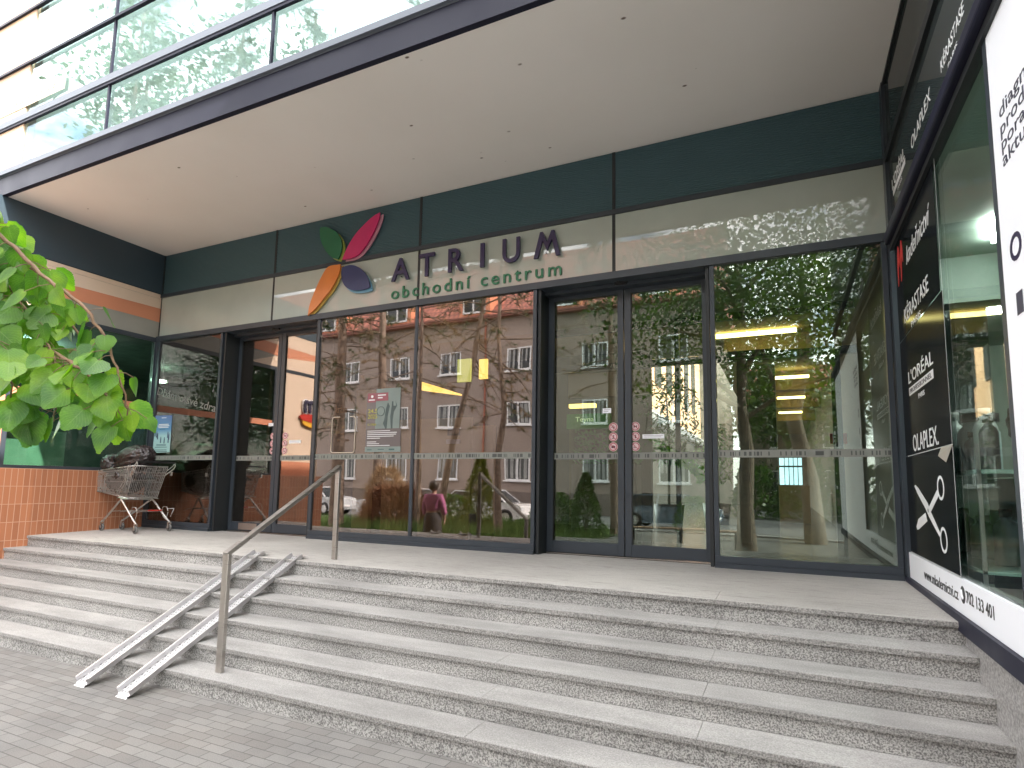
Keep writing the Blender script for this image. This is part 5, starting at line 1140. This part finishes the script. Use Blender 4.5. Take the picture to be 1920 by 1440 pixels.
# ================================================================== CARS
def car(x, y, flip, col, label):
    t = thing('parked_car', label, 'car', (0,0,0), 'cars parked along the street')
    pm = mat('car paint', col, .25); bsdf(pm).inputs['Coat Weight'].default_value = 1; bsdf(pm).inputs['Coat Roughness'].default_value = .03
    prof = [(-2.0,.28),(-2.05,.55),(-1.95,.78),(-1.3,.90),(-1.05,.93),(.95,.93),(1.75,.88),(2.0,.80),(2.05,.5),(2.0,.28),(1.62,.24),(1.55,.42),(1.3,.55),(1.05,.42),(.98,.22),(-.98,.22),(-1.05,.42),(-1.3,.55),(-1.55,.42),(-1.62,.24)]
    bm = bmesh.new(); n = len(prof); rows_ = []
    for yy, k in ((-.80,.97),(-.84,1),(-.6,1.0),(.6,1.0),(.84,1),(.80,.97)):
        rows_.append([bm.verts.new((px*k, yy if pz < .85 else yy*.93, pz)) for px, pz in prof])
    for a, b in zip(rows_, rows_[1:]):
        for i in range(n): bm.faces.new((a[i], a[(i+1) % n], b[(i+1) % n], b[i]))
    bm.faces.new(rows_[0][::-1]); bm.faces.new(rows_[-1]); bmesh.ops.recalc_face_normals(bm, faces=bm.faces)
    me = bpy.data.meshes.new('body'); bm.to_mesh(me); bm.free(); me.materials.append(pm); bo_ = bpy.data.objects.new('body', me); C.objects.link(bo_); bo_.parent = t; bevel(bo_, .03, 2, 25)
    gh = [(-1.85,.90),(-1.35,1.36),(-.9,1.44),(.3,1.44),(.62,1.38),(1.25,.91)]
    k = len(gh); vs = [(px,-.72 if pz < 1 else -.58,pz) for px, pz in gh]+[(px,.72 if pz < 1 else .58,pz) for px, pz in gh]
    MB().add(vs, [tuple(range(k)), tuple(range(2*k-1, k-1, -1))]+[(i, i+k, i+k+1, i+1) for i in range(k-1)]).build('glasshouse', MT_GHOUSE, t)
    rp = MB().add([(-1.42,-.60,1.34),(-.9,-.60,1.455),(.3,-.60,1.455),(.66,-.60,1.37),(-1.42,.60,1.34),(-.9,.60,1.455),(.3,.60,1.455),(.66,.60,1.37)], [(0,1,5,4),(1,2,6,5),(2,3,7,6)])
    for sy in (-1, 1):
        for (a, b) in (((-1.85,.91),(-1.38,1.36)),((-.35,.92),(-.30,1.44)),((1.27,.91),(.64,1.38))):
            rp.bar((a[0], sy*.735, a[1]), (b[0], sy*.60, b[1]), .07, .05)
        rp.bar((-1.38,sy*.60,1.37),(.64,sy*.60,1.395), .05, .06)
    rp.build('roof', pm, t)
    for sy in (-1, 1):
        MB().box(1.90,2.04,min(sy*.5,sy*.78),max(sy*.5,sy*.78),.62,.76).build('headlight', plain('headlight glass', (.6,.62,.65), .1), t)
        MB().box(-2.04,-1.93,min(sy*.55,sy*.78),max(sy*.55,sy*.78),.65,.85).build('tail_light', MT_RED, t)
        MB().box(.72,.86,min(sy*.82,sy*.98),max(sy*.82,sy*.98),.90,1.02).build('wing_mirror', pm, t)
        for wx in (-1.3, 1.3):
            w_ = MB().lathe([(.20,-.1),(.30,-.11),(.33,-.06),(.33,.06),(.30,.11),(.20,.1)], (wx, sy*.74, .33), 20, 'y').build('tyre', MT_BLK, t)
            MB().lathe([(.001,sy*.07),(.05,sy*.09),(.20,sy*.07)], (wx, sy*.74, .33), 12, 'y').build('rim', MT_ALU, w_)
    MB().box(2.04,2.062,-.26,.26,.42,.52).build('number_plate', MT_WTXT, t)
    t.location = (x, y, ZG); t.rotation_euler = (0, 0, flip); t.scale = (.95,.95,.95)
car(-2.2, -16.6, 0, (.70,.71,.73), 'white car parked with its nose to the right, seen right of the conifer')
car(-6.9, -16.6, PI, (.66,.68,.72), 'white car parked behind the leaning pine')
car(-12.0, -16.6, 0, (.50,.52,.55), 'silver car parked farthest left along the lawn')
car(5.4, -17.4, .1, (.16,.20,.26), 'blue grey car parked behind the upright green shrub')
car(15.0, -33.0, 0, (.45,.28,.04), 'ochre car on the street far to the right')
# ================================================================== PERSON
pe_ = thing('person', 'person seen from behind in a pink jacket and dark skirt, reflected in the middle glass', 'person', (2.45,-5.0,ZG))
def skin(nodes, edges, m, name, parent, sub=2):
    me = bpy.data.meshes.new(name); me.from_pydata([n_[0] for n_ in nodes], edges, []); o = bpy.data.objects.new(name, me); C.objects.link(o)
    o.modifiers.new('s', 'SKIN'); 
    for i, n_ in enumerate(nodes):
        sv = me.skin_vertices[0].data[i]; r = n_[1]; sv.radius = r if isinstance(r, tuple) else (r, r); sv.use_root = (i == 0)
    sb = o.modifiers.new('b', 'SUBSURF'); sb.levels = sb.render_levels = sub
    bpy.context.view_layer.update()
    m2 = bpy.data.meshes.new_from_object(o.evaluated_get(bpy.context.evaluated_depsgraph_get())); bpy.data.objects.remove(o)
    m2.name = name; m2.materials.clear(); m2.materials.append(m); m2.polygons.foreach_set('use_smooth', [True]*len(m2.polygons))
    o = bpy.data.objects.new(name, m2); C.objects.link(o); o.parent = parent; return o
MT_SKIN = vmat('skin', (.50,.30,.22), .55, .05, 20)
nd_ = [((0,0,.86),.13),((0,.01,1.06),(.13,.10)),((0,.01,1.26),(.15,.10)),((0,0,1.36),.06),((0,-.01,1.44),.05),((0,-.015,1.53),(.085,.095)),((0,-.01,1.60),(.07,.08))]
ed_ = [(0,1),(1,2),(2,3),(3,4),(4,5),(5,6)]
def add(pn, l):
    for p, r in l: nd_.append((p, r)); ed_.append((pn, len(nd_)-1)); pn = len(nd_)-1
    return pn
for s_ in (-1, 1):
    h_ = add(2, [((s_*.17,.0,1.31),.055),((s_*.22,-.02,1.08),.045),((s_*.23,-.10,.90),.035),((s_*.225,-.13,.83),(.022,.035))])
    for k in range(4): add(h_, [((s_*.225+s_*.004*k,-.15+.018*k,.76-.004*abs(k-1)),.009),((s_*.215,-.155+.02*k,.72),.0075)])
    add(h_, [((s_*.20,-.165,.80),.010),((s_*.19,-.175,.765),.008)])
    add(0, [((s_*.09,0,.80),.10),((s_*.10,-.01,.46),.06),((s_*.10,.01,.10),.04),((s_*.10,0,.05),.04),((s_*.105,-.12,.03),.035)])
skin(nd_, ed_, MT_SKIN, 'body', pe_)
MT_PINK = vmat('pink jacket cloth', (.42,.12,.26), .8, .15, 12); bump(MT_PINK, noise_n(MT_PINK, coords(MT_PINK), 14, 3), .5, .02)
jn = [((0,0,.98),(.19,.15)),((0,.01,1.12),(.18,.14)),((0,.01,1.27),(.19,.13)),((0,0,1.36),.10),((-.185,0,1.31),.085),((-.245,-.02,1.08),.07),((-.25,-.09,.92),.06),((.185,0,1.31),.085),((.245,-.02,1.08),.07),((.25,-.09,.92),.06)]
skin(jn, [(0,1),(1,2),(2,3),(2,4),(4,5),(5,6),(2,7),(7,8),(8,9)], MT_PINK, 'jacket', pe_)
me_ = MB().lathe([(.155,.98),(.19,.90),(.20,.80),(.21,.50),(.225,.36),(.21,.36)], (0,0,0), 20).build('skirt', vmat('charcoal skirt cloth', (.04,.038,.045), .85, .2, 14)); me_.parent = pe_
sh_ = MB()
for s_ in (-1, 1): sh_.box(s_*.105-.045, s_*.105+.045, -.17, .07, 0, .075)
o = sh_.build('shoes', MT_BLK); o.parent = pe_; bevel(o, .02, 2)
bm = bmesh.new(); bmesh.ops.create_icosphere(bm, subdivisions=3, radius=.118)
for v_ in bm.verts:
    v_.co.z *= 1.12; v_.co *= 1+.09*noise.noise(v_.co*25)
    if v_.co.y < -.05 and v_.co.z < .05: v_.co.y = -.05
me = bpy.data.meshes.new('hair'); bm.to_mesh(me); bm.free(); me.materials.append(vmat('dark hair', (.02,.012,.01), .5, .3, 30)); me.polygons.foreach_set('use_smooth', [True]*len(me.polygons))
o = bpy.data.objects.new('hair', me); C.objects.link(o); o.parent = pe_; o.location = (0,.02,1.565)
fm = MB().lathe([(.001,-.135),(.014,-.125),(.018,-.105)], (0,0,1.535), 8, 'y')
for s_ in (-1, 1): fm.lathe([(.001,-.108),(.012,-.104),(.013,-.095)], (s_*.035,0,1.555), 8, 'y')
fm.box(-.028,.028,-.112,-.10,1.49,1.50); o = fm.build('face_features', vmat('darker skin', (.34,.17,.12))); o.parent = pe_
